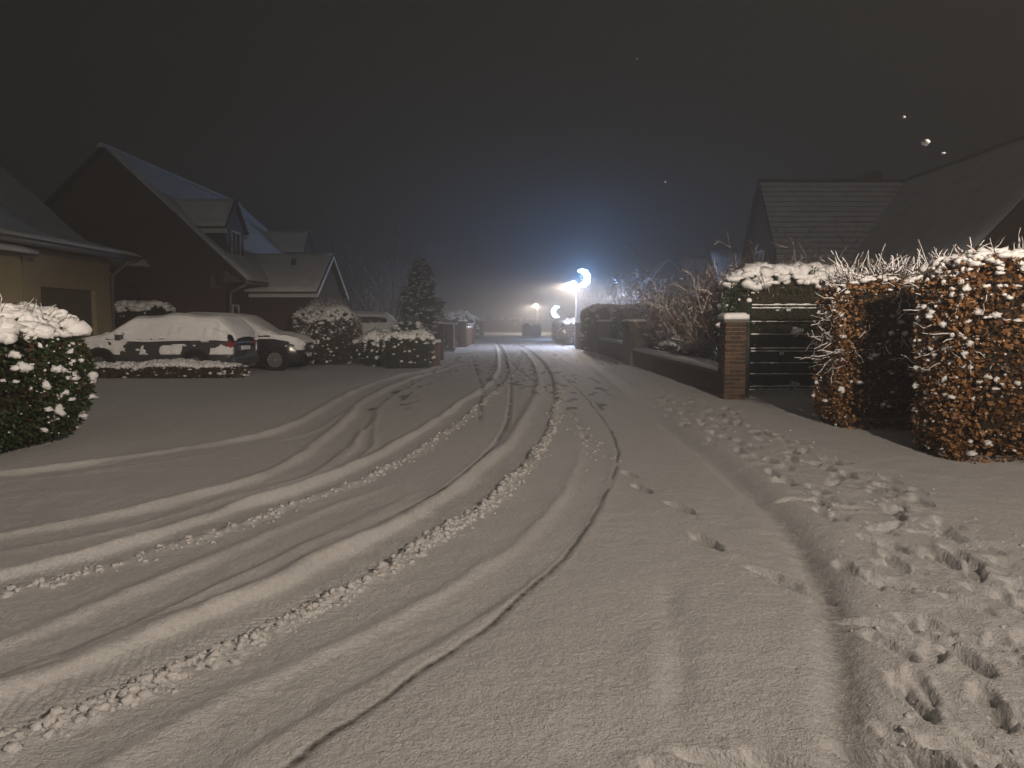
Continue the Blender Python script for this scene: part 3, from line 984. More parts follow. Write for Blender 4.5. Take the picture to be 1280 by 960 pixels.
# ================================================================== houses
def slab(parent, name, quad, t0, t1, mat, nu=1, nv=1, amp=0.0, step=0.0, seed=1, smooth=None, inset=0.0):
    """a plate lying on a plane given by corners A B C D (A-B along the eave, D-C along the ridge); t0..t1 along its normal"""
    A, B, C, D = [Vector(q) for q in quad]
    nrm = (B - A).cross(D - A).normalized()
    if nrm.z < 0:
        nrm = -nrm
    V = []
    for j in range(nv + 1):
        for i in range(nu + 1):
            u, v = i / nu, j / nv
            u2 = u * (1 - 2 * inset) + inset
            p = (A * (1 - u2) + B * u2) * (1 - v) + (D * (1 - u2) + C * u2) * v
            e = 0.0
            if amp:
                e = amp * float(fbm(np.array([p.x * 0.9 + p.y * 0.7 + seed]), np.array([p.z * 0.9 + p.y * 0.3]), seed)[0]) * 2
                if i in (0, nu) or j in (0, nv):
                    e -= 0.35 * (t1 - t0)
            if step:
                ph = (v * (A - D).length / 0.33) % 1.0
                e += step * (0.5 - ph)
            V.append(p + nrm * (t1 + e))
    n1 = len(V)
    F = [(j * (nu + 1) + i, j * (nu + 1) + i + 1, (j + 1) * (nu + 1) + i + 1, (j + 1) * (nu + 1) + i) for j in range(nv) for i in range(nu)]
    rim = [i for i in range(nu)] + [j * (nu + 1) + nu for j in range(nv)] + [nv * (nu + 1) + i for i in range(nu, 0, -1)] + [j * (nu + 1) for j in range(nv, 0, -1)]
    low = []
    for k in rim:
        j, i = divmod(k, nu + 1)
        u, v = i / nu, j / nv
        u2 = u * (1 - 2 * inset) + inset
        p = (A * (1 - u2) + B * u2) * (1 - v) + (D * (1 - u2) + C * u2) * v
        V.append(p + nrm * t0)
        low.append(len(V) - 1)
    m = len(rim)
    F += [(rim[k], low[k], low[(k + 1) % m], rim[(k + 1) % m]) for k in range(m)]
    F.append(tuple(reversed(low)))
    mb = MB()
    mb.v = [tuple(p) for p in V]
    mb.f = F
    return mb.build(name, mat, parent, smooth if smooth is not None else (nu > 1))

def roof_side(parent, quad, snow_t=0.09, nu=24, nv=14, amp=0.05, step=0.0, tile='tile'):
    r = slab(parent, 'roof', quad, 0.0, 0.07, M[tile])
    slab(r, 'snow_layer', quad, 0.073, 0.073 + snow_t, M['roof_snow'], nu, nv, amp, step, seed=int(abs(quad[0][0] * 7)) + 2, inset=0.012)
    return r

def window(parent, axis, at_, a0, a1, z0, z1, out=1, frame='white_paint', pane='glass', bars=1):
    """window on a wall at x=at_ (axis 'x') or y=at_ (axis 'y'); out is the side it faces"""
    def bx(lo, hi, p0, p1, q0, q1):
        lo2, hi2 = sorted((at_ + lo * out, at_ + hi * out))
        if axis == 'x':
            return (lo2, hi2, p0, p1, q0, q1)
        return (p0, p1, lo2, hi2, q0, q1)
    w = MB().box(*bx(0.002, 0.05, a0, a1, z0, z0 + 0.07)).box(*bx(0.002, 0.05, a0, a1, z1 - 0.07, z1)).box(*bx(0.002, 0.05, a0, a0 + 0.07, z0 + 0.07, z1 - 0.07)).box(*bx(0.002, 0.05, a1 - 0.07, a1, z0 + 0.07, z1 - 0.07))
    for i in range(bars):
        m = a0 + (a1 - a0) * (i + 1) / (bars + 1)
        w.box(*bx(0.002, 0.045, m - 0.025, m + 0.025, z0 + 0.07, z1 - 0.07))
    f = w.build('window', M[frame], parent)
    MB().box(*bx(0.001, 0.02, a0 + 0.06, a1 - 0.06, z0 + 0.06, z1 - 0.06)).build('pane', M[pane], f)
    MB().box(*bx(0.002, 0.12, a0 - 0.05, a1 + 0.05, z0 - 0.07, z0 - 0.004)).build('sill', M[frame], f)
    MB().box(*bx(0.012, 0.115, a0 - 0.04, a1 + 0.04, z0 - 0.003, z0 + 0.05)).build('snow_on_sill', M['snow'], f)
    return f

# ---- the dark brick house with dormers, its ridge along the road and its gable towards us
def brick_house():
    y0, y1 = 24.2, 36.3
    xr, hr = -13.7, 7.25            # ridge
    xe, he = -9.06, 2.85            # road side eave
    xc = -9.8                       # wall corner
    sl = (hr - he) / (xe - xr)
    xl = 2 * xr - xe
    t = thing('brick_house', 'dark brick house with snowy roof, two dormers and a low front wing', 'house', (xr, (y0 + y1) / 2, 0))
    wl = 2 * xr - xc
    hw = he + (xe - xc) * sl
    MB().prism([(wl, 0), (xc, 0), (xc, hw - 0.05), (xr, hr - 0.05), (wl, hw - 0.05)], 'y', y0 + 0.25, y1 - 0.25).build('wall', M['brick_house'], t)
    roof_side(t, [(xe, y0, he), (xe, y1, he), (xr, y1, hr), (xr, y0, hr)], nu=30, nv=20)
    roof_side(t, [(xl, y0, he), (xl, y1, he), (xr, y1, hr), (xr, y0, hr)], nu=6, nv=6)
    rg = MB()
    rg.prism([(xr - 0.16, hr + 0.03), (xr + 0.16, hr + 0.03), (xr + 0.06, hr + 0.19), (xr - 0.06, hr + 0.19)], 'y', y0 + 0.05, y1 - 0.05).build('ridge_snow', M['roof_snow'], t)
    # gutter, downpipe and boxed eave end
    MB().tube([(xe + 0.06, y0 + 0.02, he - 0.02), (xe + 0.06, 26.3, he - 0.02)], 0.065, 8).build('gutter', M['grey_pipe'], t, True)
    MB().tube([(xe + 0.02, y0 + 0.30, he - 0.05), (xc + 0.1, y0 + 0.45, he - 0.35), (xc + 0.07, y0 + 0.5, he - 0.5), (xc + 0.07, y0 + 0.5, 0)], 0.05, 8).build('downpipe', M['grey_pipe'], t, True)
    MB().prism([(xc, he - 0.02), (xe - 0.02, he - 0.02), (xc, he + 0.42)], 'y', y0 + 0.16, y0 + 0.24).build('eave_box', M['pier'], t)
    MB().box(xc - 0.45, xc - 0.3, y0 + 0.1, y0 + 0.25, he - 0.15, he + 0.25).box(xc - 0.45, xc - 0.1, y0 + 0.1, y0 + 0.25, he - 0.22, he - 0.15).build('wall_bracket', M['pier'], t)
    window(t, 'x', xc, y0 + 0.75, y0 + 1.35, 1.35, 2.1, bars=0)
    # dormers: little gabled houses on the road side slope, facing the road
    for cy_, xf in ((25.85, -9.95), (35.0, -9.95)):
        dh, de = 5.78, 4.85
        hwid = 0.95
        zf = he + (xe - xf) * sl
        xb = xe - (dh - he) / sl
        MB().prism([(cy_ - hwid + 0.15, zf - 0.5), (cy_ + hwid - 0.15, zf - 0.5), (cy_ + hwid - 0.15, de), (cy_, dh - 0.12), (cy_ - hwid + 0.15, de)], 'x', xf - 0.12, xf).build('dormer_front', M['slate'], t)
        for sgn in (-1, 1):
            yy = cy_ + sgn * (hwid - 0.15)
            xq = xe - (de - he) / sl
            MB().add([(xf - 0.121, yy, zf + 0.02), (xf - 0.121, yy, de), (xq, yy, de), (xf - 0.121, yy - sgn * 0.06, zf + 0.02), (xf - 0.121, yy - sgn * 0.06, de), (xq, yy - sgn * 0.06, de)],
                     [(0, 1, 2), (5, 4, 3), (0, 3, 4, 1), (1, 4, 5, 2), (2, 5, 3, 0)]).build('dormer_cheek', M['slate'], t)
            xe2 = xe - (de - 0.1 - he) / sl
            q = [(xf + 0.12, cy_ + sgn * (hwid + 0.08), de - 0.13), (xe2 - 0.15, cy_ + sgn * (hwid + 0.08), de - 0.13), (xb - 0.1, cy_, dh), (xf + 0.12, cy_, dh)]
            r = slab(t, 'dormer_roof', q, 0.0, 0.06, M['tile'])
            slab(r, 'snow_layer', q, 0.063, 0.14, M['roof_snow'], 8, 6, 0.03, inset=0.03)
            MB().box(xe2 - 0.1, xf + 0.1, cy_ + sgn * (hwid + 0.05) - 0.03, cy_ + sgn * (hwid + 0.05) + 0.03, de - 0.30, de - 0.15).build('fascia', M['white_paint'], t)
        window(t, 'x', xf, cy_ - 0.42, cy_ + 0.42, zf + 0.12, de - 0.12)
    # low wing towards the road
    xw = -7.1
    wy0, wy1 = 26.1, 31.0
    wm = (wy0 + wy1) / 2
    wh, we = 4.1, 2.52
    ov = 0.18
    s2 = (wh - we) / ((wy1 - wy0) / 2)
    MB().prism([(wy0 + 0.25, 0), (wy1 - 0.25, 0), (wy1 - 0.25, we + 0.1), (wm, wh - 0.06), (wy0 + 0.25, we + 0.1)], 'x', xc + 0.003, xw - ov).build('wing_wall', M['brick_house'], t)
    xb = xe - (wh - he) / sl
    for sgn, yy in ((-1, wy0), (1, wy1)):
        q = [(xw, yy, we), (xc, yy, we), (xb - 0.3, wm, wh), (xw, wm, wh)]
        r = slab(t, 'wing_roof', q, 0.0, 0.06, M['tile'])
        slab(r, 'snow_layer', q, 0.063, 0.15, M['roof_snow'], 12, 10, 0.03, inset=0.012)
        # white verge boards on the gable
        MB().add([(xw - ov + 0.16, yy, we - 0.12), (xw - ov + 0.16, wm, wh - 0.12), (xw - ov + 0.16, wm, wh + 0.02), (xw - ov + 0.16, yy, we + 0.02), (xw - ov + 0.2, yy, we - 0.12), (xw - ov + 0.2, wm, wh - 0.12), (xw - ov + 0.2, wm, wh + 0.02), (xw - ov + 0.2, yy, we + 0.02)],
                 [(0, 1, 2, 3), (7, 6, 5, 4), (0, 4, 5, 1), (3, 2, 6, 7), (0, 3, 7, 4), (1, 5, 6, 2)]).build('verge_board', M['white_paint'], t)
    MB().box(xc + 0.2, xw, wy0 - 0.06, wy0 - 0.005, we - 0.14, we - 0.01).build('fascia', M['white_paint'], t)
    MB().box(-8.5, -8.35, 27.6, 27.75, we + 0.95, we + 1.4).build('roof_vent', M['tile'], t)
brick_house()

# ---- the cream garage wing at the left edge
def cream_house():
    xw = -12.62
    t = thing('cream_house', 'cream rendered house with swept snowy roof and a garage door', 'house', (xw, 17, 0))
    ya, yb = 12.0, 22.9
    prof = [(-11.80, 3.54), (-12.6, 3.68), (-13.45, 3.96), (-14.05, 4.42), (-14.65, 5.02), (-16.15, 6.36), (-19.4, 9.3)]
    # swept roof, one strip per change of pitch
    for i in range(len(prof) - 1):
        (xa, za), (xb, zb) = prof[i], prof[i + 1]
        slab(t, 'roof', [(xa, ya, za), (xa, yb, za), (xb, yb, zb), (xb, ya, zb)], -0.08, 0.0, M['tile'])
    V, F = [], []
    n = 44
    xs = np.concatenate([np.linspace(prof[i][0], prof[i + 1][0], 5)[:-1] for i in range(len(prof) - 1)] + [[prof[-1][0]]])
    zs = np.interp(-xs, [-p[0] for p in prof], [p[1] for p in prof])
    for j, (xx, zz) in enumerate(zip(xs, zs)):
        for i in range(n + 1):
            yy = ya + (yb - 0.02 - ya) * i / n
            e = 0.11 + 0.07 * float(fbm(np.array([yy * 1.1]), np.array([xx * 1.1]), 8)[0])
            if j == 0:
                e = 0.05 + 0.05 * random.random()
            if i == n:
                e *= 0.5
            V.append((xx - 0.01, yy, zz + e))
    w = n + 1
    F = [(j * w + i, j * w + i + 1, (j + 1) * w + i + 1, (j + 1) * w + i) for j in range(len(xs) - 1) for i in range(n)]
    mb = MB()
    mb.v, mb.f = V, F
    # close the edges down onto the tiles
    k0 = len(mb.v)
    mb.v += [(V[i][0], V[i][1], zs[0] + 0.002) for i in range(w)]
    mb.f += [(i, k0 + i, k0 + i + 1, i + 1) for i in range(n)]
    k1 = len(mb.v)
    mb.v += [(V[j * w + n][0], V[j * w + n][1], zs[j] + 0.002) for j in range(len(xs))]
    mb.f += [(j * w + n, (j + 1) * w + n, k1 + j + 1, k1 + j) for j in range(len(xs) - 1)]
    mb.build('snow_layer', M['roof_snow'], t, True)
    # walls: the road side with the garage opening, and the far end
    top = 3.42
    g0, g1, gz = 19.15, 21.65, 2.43
    wl = MB()
    wl.box(xw - 0.25, xw, 18.5, g0, 0, top).box(xw - 0.25, xw, g1, 22.5, 0, top).box(xw - 0.25, xw, g0, g1, gz, top)
    wl.build('wall', M['render'], t)
    MB().box(xw - 0.06, xw + 0.03, 18.47, 22.53, 2.92, 3.05).build('wall_band', M['render'], t)
    MB().prism([(xw - 0.251, 0), (xw - 0.251, 3.5), (-13.45, 3.78), (-14.6, 4.85), (-19.4, 9.1), (-19.4, 0)], 'y', 22.2, 22.5).build('end_wall', M['render'], t)
    d = MB().box(xw - 0.2, xw - 0.14, g0, g1, 0.0, gz).build('garage_door', M['dark_door'], t)
    for i in range(5):
        z = 0.06 + i * (gz - 0.1) / 5
        MB().box(xw - 0.139, xw - 0.12, g0 + 0.03, g1 - 0.03, z, z + (gz - 0.1) / 5 - 0.03).build('door_panel', M['dark_door'], d)
    MB().tube([(xw - 0.10, 20.4, 1.0), (xw - 0.07, 20.4, 1.0), (xw - 0.07, 20.55, 1.0), (xw - 0.10, 20.55, 1.0)], 0.014, 6).build('handle', M['grey_pipe'], d)
    # porch wall standing forward at the near end
    MB().box(xw - 0.8, xw + 0.30, 14.9, 18.0, 0, 3.16).build('porch_wall', M['render'], t)
    q = [(xw + 0.66, 14.6, 3.12), (xw + 0.66, 18.1, 3.12), (xw - 0.75, 18.1, 3.65), (xw - 0.75, 14.6, 3.65)]
    r = slab(t, 'porch_roof', q, 0, 0.06, M['tile'])
    slab(r, 'snow_layer', q, 0.063, 0.19, M['roof_snow'], 8, 4, 0.03)
    MB().tube([(-11.74, ya, 3.45), (-11.74, 22.5, 3.43)], 0.085, 8).build('gutter', M['grey_pipe'], t, True)
    MB().tube([(-11.77, 22.1, 3.38), (-12.2, 22.28, 3.12), (-12.48, 22.34, 2.9), (-12.50, 22.34, 0.0)], 0.06, 8).build('downpipe', M['grey_pipe'], t, True)
    # open lean-to at the far end
    MB().box(-12.18, -12.10, 23.40, 23.48, 0, 3.28).build('canopy_post', M['dark_timber'], t)
    MB().tube([(-12.14, 23.44, 2.5), (-12.76, 23.44, 3.26)], 0.03, 6).build('canopy_brace', M['dark_timber'], t)
    MB().box(-16.0, -12.0, 22.91, 23.75, 3.29, 3.40).build('canopy_roof', M['white_paint'], t)
    slab(t, 'snow_on_canopy', [(-16.0, 22.92, 3.40), (-12.03, 22.92, 3.40), (-12.03, 23.73, 3.40), (-16.0, 23.73, 3.40)], 0.002, 0.2, M['roof_snow'], 14, 3, 0.03)
cream_house()

# ---- the large house on the right: ridge across, a second wing coming forward
def right_house():
    t = thing('tall_roof_house', 'house with a big tiled snowy roof behind the beech hedges', 'house', (13, 26, 0))
    xl, xj = 9.73, 15.6
    yr, hr = 28.7, 6.95
    he = 2.7
    dy = 2.85
    # main block, ridge along x
    MB().prism([(yr - dy + 0.25, 0), (yr + dy - 0.25, 0), (yr + dy - 0.25, he + 0.3), (yr, hr - 0.06), (yr - dy + 0.25, he + 0.3)], 'x', xl + 0.2, 19.5).build('wall', M['brick_house'], t)
    for sgn in (-1, 1):
        q = [(xl, yr + sgn * dy, he), (19.7, yr + sgn * dy, he), (19.7, yr, hr), (xl, yr, hr)]
        slab(t, 'roof', q, 0, 0.06, M['tile'])
        A, D = Vector(q[0]), Vector(q[3])
        n = 20
        nrm = Vector((0, sgn * (hr - he), dy)).normalized()
        for i in range(n):
            a, b = i / n, (i + 0.80) / n
            pa, pb = A.lerp(D, a), A.lerp(D, b)
            ex = 19.7 if sgn > 0 else 16.2
            slab(t, 'tile_course', [(xl + 0.07, pa.y, pa.z), (ex, pa.y, pa.z), (ex, pb.y, pb.z), (xl + 0.07, pb.y, pb.z)], 0.063, 0.125, M['roof_snow'], 10, 1, 0.03, seed=i * 3 + 5, smooth=False)
    MB().tube([(xl, yr, hr + 0.08), (19.6, yr, hr + 0.08)], 0.11, 6).build('ridge_tiles', M['tile'], t)
    window(t, 'x', xl + 0.2, yr - 0.5, yr + 0.5, 3.1, 4.3, out=-1)
    MB().box(14.1, 14.8, yr + 0.3, yr + 0.95, hr - 1, hr + 0.55).build('chimney', M['brick_house'], t)
    # forward wing, ridge along y
    yn = 18.9
    hw = 3.9
    MB().prism([(xj - hw, 0), (xj + hw, 0), (xj + hw, he + 0.1), (xj, hr - 0.06), (xj - hw, he + 0.1)], 'y', yn + 0.2, yr - 0.5).build('wing_wall', M['brick_house'], t)
    for sgn in (-1, 1):
        q = [(xj + sgn * (hw + 0.3), yn, he - 0.25), (xj + sgn * (hw + 0.3), yr, he - 0.25), (xj, yr, hr), (xj, yn, hr)]
        r = slab(t, 'wing_roof', q, 0.0, 0.06, M['tile'])
        slab(r, 'snow_layer', q, 0.063, 0.14, M['roof_snow'], 16, 14, 0.03, inset=0.01)
    MB().tube([(xj, yn, hr + 0.1), (xj, yr, hr + 0.1)], 0.10, 6).build('wing_ridge_tiles', M['tile'], t)
    window(t, 'y', yn + 0.2, xj - 0.6, xj + 0.6, 3.2, 4.5, out=-1)
right_house()

def small_house(label, x0, x1, yr, hr, he, dy, cross=None, base='brick_house'):
    t = thing('far_house', label, 'house', ((x0 + x1) / 2, yr, 0), 'hazy houses behind the right hand gardens')
    MB().prism([(yr - dy + 0.25, 0), (yr + dy - 0.25, 0), (yr + dy - 0.25, he + 0.2), (yr, hr - 0.06), (yr - dy + 0.25, he + 0.2)], 'x', x0 + 0.2, x1 - 0.2).build('wall', M[base], t)
    for sgn in (-1, 1):
        roof_side(t, [(x0, yr + sgn * dy, he), (x1, yr + sgn * dy, he), (x1, yr, hr), (x0, yr, hr)], nu=8, nv=6, amp=0.03)
    MB().tube([(x0, yr, hr + 0.1), (x1, yr, hr + 0.1)], 0.12, 6).build('ridge_tiles', M['tile'], t)
    if cross:
        cx, ch, cw, cy0 = cross
        MB().prism([(cx - cw, 0), (cx + cw, 0), (cx + cw, he), (cx, ch), (cx - cw, he)], 'y', cy0, yr).build('cross_gable', M['slate'], t)
        for sgn in (-1, 1):
            q = [(cx + sgn * (cw + 0.2), cy0 - 0.2, he - 0.2), (cx + sgn * (cw + 0.2), yr, he - 0.2), (cx, yr, ch + 0.02), (cx, cy0 - 0.2, ch + 0.02)]
            r = slab(t, 'cross_roof', q, 0.01, 0.07, M['tile'])
            slab(r, 'snow_layer', q, 0.073, 0.13, M['roof_snow'], 4, 4, 0.03)
        window(t, 'y', cy0, cx - 0.45, cx + 0.45, he - 0.6, he + 0.5, out=-1)
    window(t, 'x', x0 + 0.2, yr - 0.45, yr + 0.45, he - 0.2, he + 0.9, out=-1)
small_house('hazy far house with a dark front gable, left of the two small roofs', 13.1, 19.4, 57.0, 6.5, 3.3, 4.0, cross=(11.8, 6.05, 2.4, 54.0))
small_house('hazy house with a plain snowy ridge, between the far gable and the big roof', 13.0, 19.0, 47.5, 6.0, 3.0, 3.1)

# ================================================================== cars
class CarShape:
    """body sections along x (front = +x); ring points run from the sill up over the roof and down"""
    def __init__(self, length=4.45, width=1.82, height=1.56, kind='suv'):
        self.L, self.W, self.H = length, width / 2, height
        self.kind = kind
        if kind == 'suv':
            self.px = [-1.0, -0.985, -0.90, -0.78, -0.45, 0.0, 0.20, 0.50, 0.62, 0.88, 0.97, 1.0]
            self.pz = [0.55, 0.62, 0.80, 0.95, 1.0, 0.985, 0.95, 0.68, 0.635, 0.57, 0.48, 0.36]
        else:
            self.px = [-1.0, -0.985, -0.92, -0.80, -0.40, 0.0, 0.15, 0.46, 0.60, 0.86, 0.97, 1.0]
            self.pz = [0.52, 0.60, 0.72, 0.93, 1.0, 0.985, 0.95, 0.66, 0.62, 0.55, 0.46, 0.34]
        self.bx = [-1.0, -0.96, 0.50, 0.62, 0.88, 0.97, 1.0]
        self.bz = [0.50, 0.635, 0.60, 0.60, 0.54, 0.45, 0.33]
        self.wx = [-1.0, -0.97, -0.85, -0.5, 0.4, 0.8, 0.93, 0.985, 1.0]
        self.ww = [0.74, 0.86, 0.96, 1.0, 1.0, 0.96, 0.87, 0.74, 0.62]
    def ring(self, u, m=6):
        """half ring (right side, y<0 first) as (y, z) pairs at u in -1..1"""
        w = self.W * float(np.interp(u, self.wx, self.ww))
        zt = self.H * float(np.interp(u, self.px, self.pz))
        zb = min(self.H * float(np.interp(u, self.bx, self.bz)), zt - 0.015)
        g = max(0.0, min(1.0, (zt - zb) / (0.36 * self.H)))
        wr = w * (0.94 - 0.20 * g)
        return [(w * 0.90, 0.22), (w * 0.985, 0.34), (w, 0.55), (w * 0.985, zb - 0.06 if zb > 0.65 else 0.6 * zb + 0.22), (w * 0.95, zb), (wr + (w * 0.95 - wr) * 0.45, zb + (zt - zb) * 0.55), (wr, zt - 0.05 - 0.01 * g), (wr * 0.82, zt - 0.012), (wr * 0.42, zt + 0.008), (0.0, zt + 0.012)]
    def point(self, u, v):
        """v in 0..18 around the full ring (0 right sill, 9 roof centre, 18 left sill)"""
        h = self.ring(u)
        s = -1
        if v > 9:
            v = 18 - v
            s = 1
        i = min(int(v), 8)
        f = v - i
        y = h[i][0] * (1 - f) + h[i + 1][0] * f
        z = h[i][1] * (1 - f) + h[i + 1][1] * f
        return np.array([u * self.L / 2, s * y, z])

def wheel(parent, x, y, out, r=0.33, w=0.21, spokes=10):
    n = 28
    t = MB()
    prof = [(r * 0.66, -w / 2), (r * 0.93, -w / 2), (r, -w * 0.32), (r, w * 0.32), (r * 0.93, w / 2), (r * 0.66, w / 2)]
    for k in range(n):
        a = 2 * math.pi * k / n
        t.v += [(x + q * math.cos(a), y + b, r + q * math.sin(a)) for q, b in prof]
    m = len(prof)
    for k in range(n):
        for j in range(m - 1):
            t.f.append((k * m + j, ((k + 1) % n) * m + j, ((k + 1) % n) * m + j + 1, k * m + j + 1))
    wh = t.build('wheel', M['tyre'], parent, True, local=True)
    s = MB()
    yo = y + out * w * 0.40
    for k in range(n):
        a = 2 * math.pi * k / n
        s.v += [(x + r * 0.67 * math.cos(a), yo, r + r * 0.67 * math.sin(a)), (x + r * 0.58 * math.cos(a), yo, r + r * 0.58 * math.sin(a)), (x + r * 0.58 * math.cos(a), y - out * w * 0.2, r + r * 0.58 * math.sin(a))]
    s.f += [(k * 3, ((k + 1) % n) * 3, ((k + 1) % n) * 3 + 1, k * 3 + 1) for k in range(n)]
    s.f += [(k * 3 + 1, ((k + 1) % n) * 3 + 1, ((k + 1) % n) * 3 + 2, k * 3 + 2) for k in range(n)]
    for k in range(spokes):
        a = 2 * math.pi * k / spokes
        ca, sa = math.cos(a), math.sin(a)
        b = 0.028
        p = []
        for q, bb in ((0.10, 0.03), (r * 0.60, 0.018)):
            for sg in (-1, 1):
                p.append((x + q * ca - sg * bb * sa, yo - out * 0.012, r + q * sa + sg * bb * ca))
        p2 = [(a_, b_ - out * 0.03, c_) for a_, b_, c_ in p]
        s.add(p + p2, [(0, 1, 3, 2), (6, 7, 5, 4), (0, 2, 6, 4), (1, 5, 7, 3), (2, 3, 7, 6), (0, 4, 5, 1)])
    s.tube([(x, yo - out * 0.05, r), (x, yo, r)], 0.075, 14)
    s.build('rim', M['rim'], wh, local=True)
    MB().tube([(x, y - out * w * 0.15, r), (x, y - out * w * 0.2, r)], r * 0.6, 20).build('brake_disc', M['tyre'], wh, local=True)

def car(name, label, cat, loc, rz, paint, length=4.45, width=1.82, height=1.56, kind='suv', side_snow=0.5, seed=1, top_t=0.10, group=None):
    t = thing(name, label, cat, loc, group)
    t.rotation_euler = (0, 0, rz)
    cs = CarShape(length, width, height, kind)
    us = np.unique(np.concatenate([np.linspace(-1, 1, 61), [-0.995, -0.99, 0.99, 0.995]]))
    nv = 18
    V = np.array([cs.point(u, v) for u in us for v in range(nv + 1)])
    w = nv + 1
    body, glass = [], []
    wb = 0.60 * length
    xf, xr_ = wb / 2 + 0.02 * length, -wb / 2 + 0.02 * length
    for i in range(len(us) - 1):
        um = (us[i] + us[i + 1]) / 2
        for j in range(nv):
            f = (i * w + j, (i + 1) * w + j, (i + 1) * w + j + 1, i * w + j + 1)
            jj = min(j, nv - 1 - j)
            side_win = jj in (4, 5) and -0.84 < um < 0.36 and not (-0.30 < um < -0.25 or 0.10 < um < 0.14 or -0.62 < um < -0.59)
            wind = jj in (6, 7, 8) and (0.20 < um < 0.50 or -0.985 < um < -0.80)
            (glass if side_win or wind else body).append(f)
    body.append(tuple(range(w - 1, -1, -1)))
    body.append(tuple((len(us) - 1) * w + k for k in range(w)))
    mb = MB()
    mb.v, mb.f = [tuple(p) for p in V], body
    b = mb.build('body', M[paint], t, True, local=True)
    mb = MB()
    mb.v, mb.f = [tuple(p) for p in V], glass
    g = mb.build('windows', M['glass'], t, True, local=True)
    # underside, wheel arches, wheels
    MB().box(-length * 0.44, length * 0.44, -width * 0.42, width * 0.42, 0.20, 0.30).build('underbody', M['tyre'], t, local=True)
    r = 0.335
    for x in (xf, xr_):
        for sg in (-1, 1):
            ar = MB()
            n = 20
            for k in range(n + 1):
                a = math.pi * (-0.12 + 1.24 * k / n)
                for q, yy in ((r * 1.02, 0.02), (r * 1.26, 0.02), (r * 1.26, -0.06)):
                    ar.v.append((x + q * math.cos(a), sg * (width / 2 + yy - 0.005), r + q * math.sin(a)))
            for k in range(n):
                ar.f += [(k * 3, k * 3 + 1, k * 3 + 4, k * 3 + 3), (k * 3 + 1, k * 3 + 2, k * 3 + 5, k * 3 + 4)]
            ar.build('wheel_arch', M['tyre'], t, local=True)
            MB().tube([(x, sg * (width / 2 - 0.17), r), (x, sg * (width / 2 + 0.002), r)], r * 1.2, 20).build('arch_liner', M['tyre'], t, local=True)
            wheel(t, x, sg * (width / 2 - 0.05), sg)
    # lamps, plate, mirrors, handles, trim
    for sg in (-1, 1):
        y = sg * width * 0.36
        zf = height * 0.43
        MB().tube([(length * 0.455, y + sg * 0.10, zf), (length * 0.487, y, zf - 0.02), (length * 0.496, y - sg * 0.12, zf - 0.03)], [0.05, 0.075, 0.05], 8).build('headlight', M['lamp_glass'], t, True, local=True)
        MB().box(-length * 0.497, -length * 0.465, *sorted((y - sg * 0.08, y + sg * 0.17)), height * 0.50, height * 0.60).build('tail_light', M['red_lens'], t, local=True, bevel=0.02)
        xm = length * 0.18
        m = MB().box(xm - 0.06, xm + 0.06, *sorted((sg * width * 0.475, sg * (width * 0.475 + 0.22))), height * 0.63, height * 0.72).build('mirror', M[paint], t, local=True, bevel=0.03)
        MB().box(xm - 0.065, xm + 0.065, *sorted((sg * (width * 0.475 + 0.02), sg * (width * 0.475 + 0.21))), height * 0.722, height * 0.76).build('snow_on_mirror', M['snow'], m, local=True, bevel=0.015)
        for hx in (-0.12, 0.06):
            MB().box(length * hx - 0.09, length * hx + 0.09, *sorted((sg * width * 0.485, sg * (width * 0.485 + 0.035))), height * 0.545, height * 0.565).build('door_handle', M[paint], t, local=True)
        MB().tube([(-length * 0.36, sg * width * 0.345, height * 0.985), (length * 0.05, sg * width * 0.345, height * 0.99)], 0.018, 6).build('roof_rail', M['rim'], t, True, local=True)
    MB().box(length * 0.494, length * 0.505, -0.26, 0.26, 0.40, 0.51).build('number_plate', M['plate'], t, local=True)
    MB().box(-length * 0.505, -length * 0.494, -0.26, 0.26, 0.72, 0.83).build('number_plate', M['plate'], t, local=True)
    MB().box(length * 0.47, length * 0.499, -width * 0.30, width * 0.30, height * 0.30, height * 0.385).build('grille', M['tyre'], t, local=True)
    MB().box(-length * 0.512, -length * 0.455, -width * 0.44, width * 0.44, 0.36, 0.56).build('rear_bumper', M[paint], t, local=True, bevel=0.05)
    # snow: a thick cover on roof, glass, bonnet and boot, plastered patches on the sides
    nu_, nvv = 190, 190
    U = np.linspace(-0.985, 0.975, nu_ + 1)
    Vv = np.linspace(1.6, 16.4, nvv + 1)
    P = np.array([[cs.point(u, v) for v in Vv] for u in U])
    du = np.gradient(P, axis=0)
    dv = np.gradient(P, axis=1)
    nn = unit(np.cross(du, dv))
    nn = np.where((nn[..., 2:3] < -0.3), -nn, nn)
    out = np.sign(P[..., 1:2])
    nn = np.where((np.abs(nn[..., 2:3]) < 0.3) & (nn[..., 1:2] * out < 0), -nn, nn)
    top = smooth01((nn[..., 2] - 0.30) / 0.25)
    sd = fbm(P[..., 0] * 3.0 + seed * 9.1, P[..., 2] * 4.2 + np.sign(P[..., 1]) * 3, seed, 4)
    zr = P[..., 2] / height
    bandm = smooth01((zr - 0.34) / 0.08) * (1 - smooth01((zr - 0.90) / 0.03))
    belt = np.exp(-((zr - 0.60) / 0.025) ** 2) * 1.1 * (vnoise(P[..., 0] * 2.5, P[..., 1] * 0 + seed, 5) > 0.40)
    archm = np.zeros_like(zr)
    for x in (xf, xr_):
        archm = np.maximum(archm, 1 - smooth01((np.hypot(P[..., 0] - x, P[..., 2] - r) - r * 1.25) / 0.08))
    sidem = smooth01((sd * 2.2 + side_snow + 0.30 * (zr > 0.62) - 0.25 - belt - archm) / 0.12) * bandm
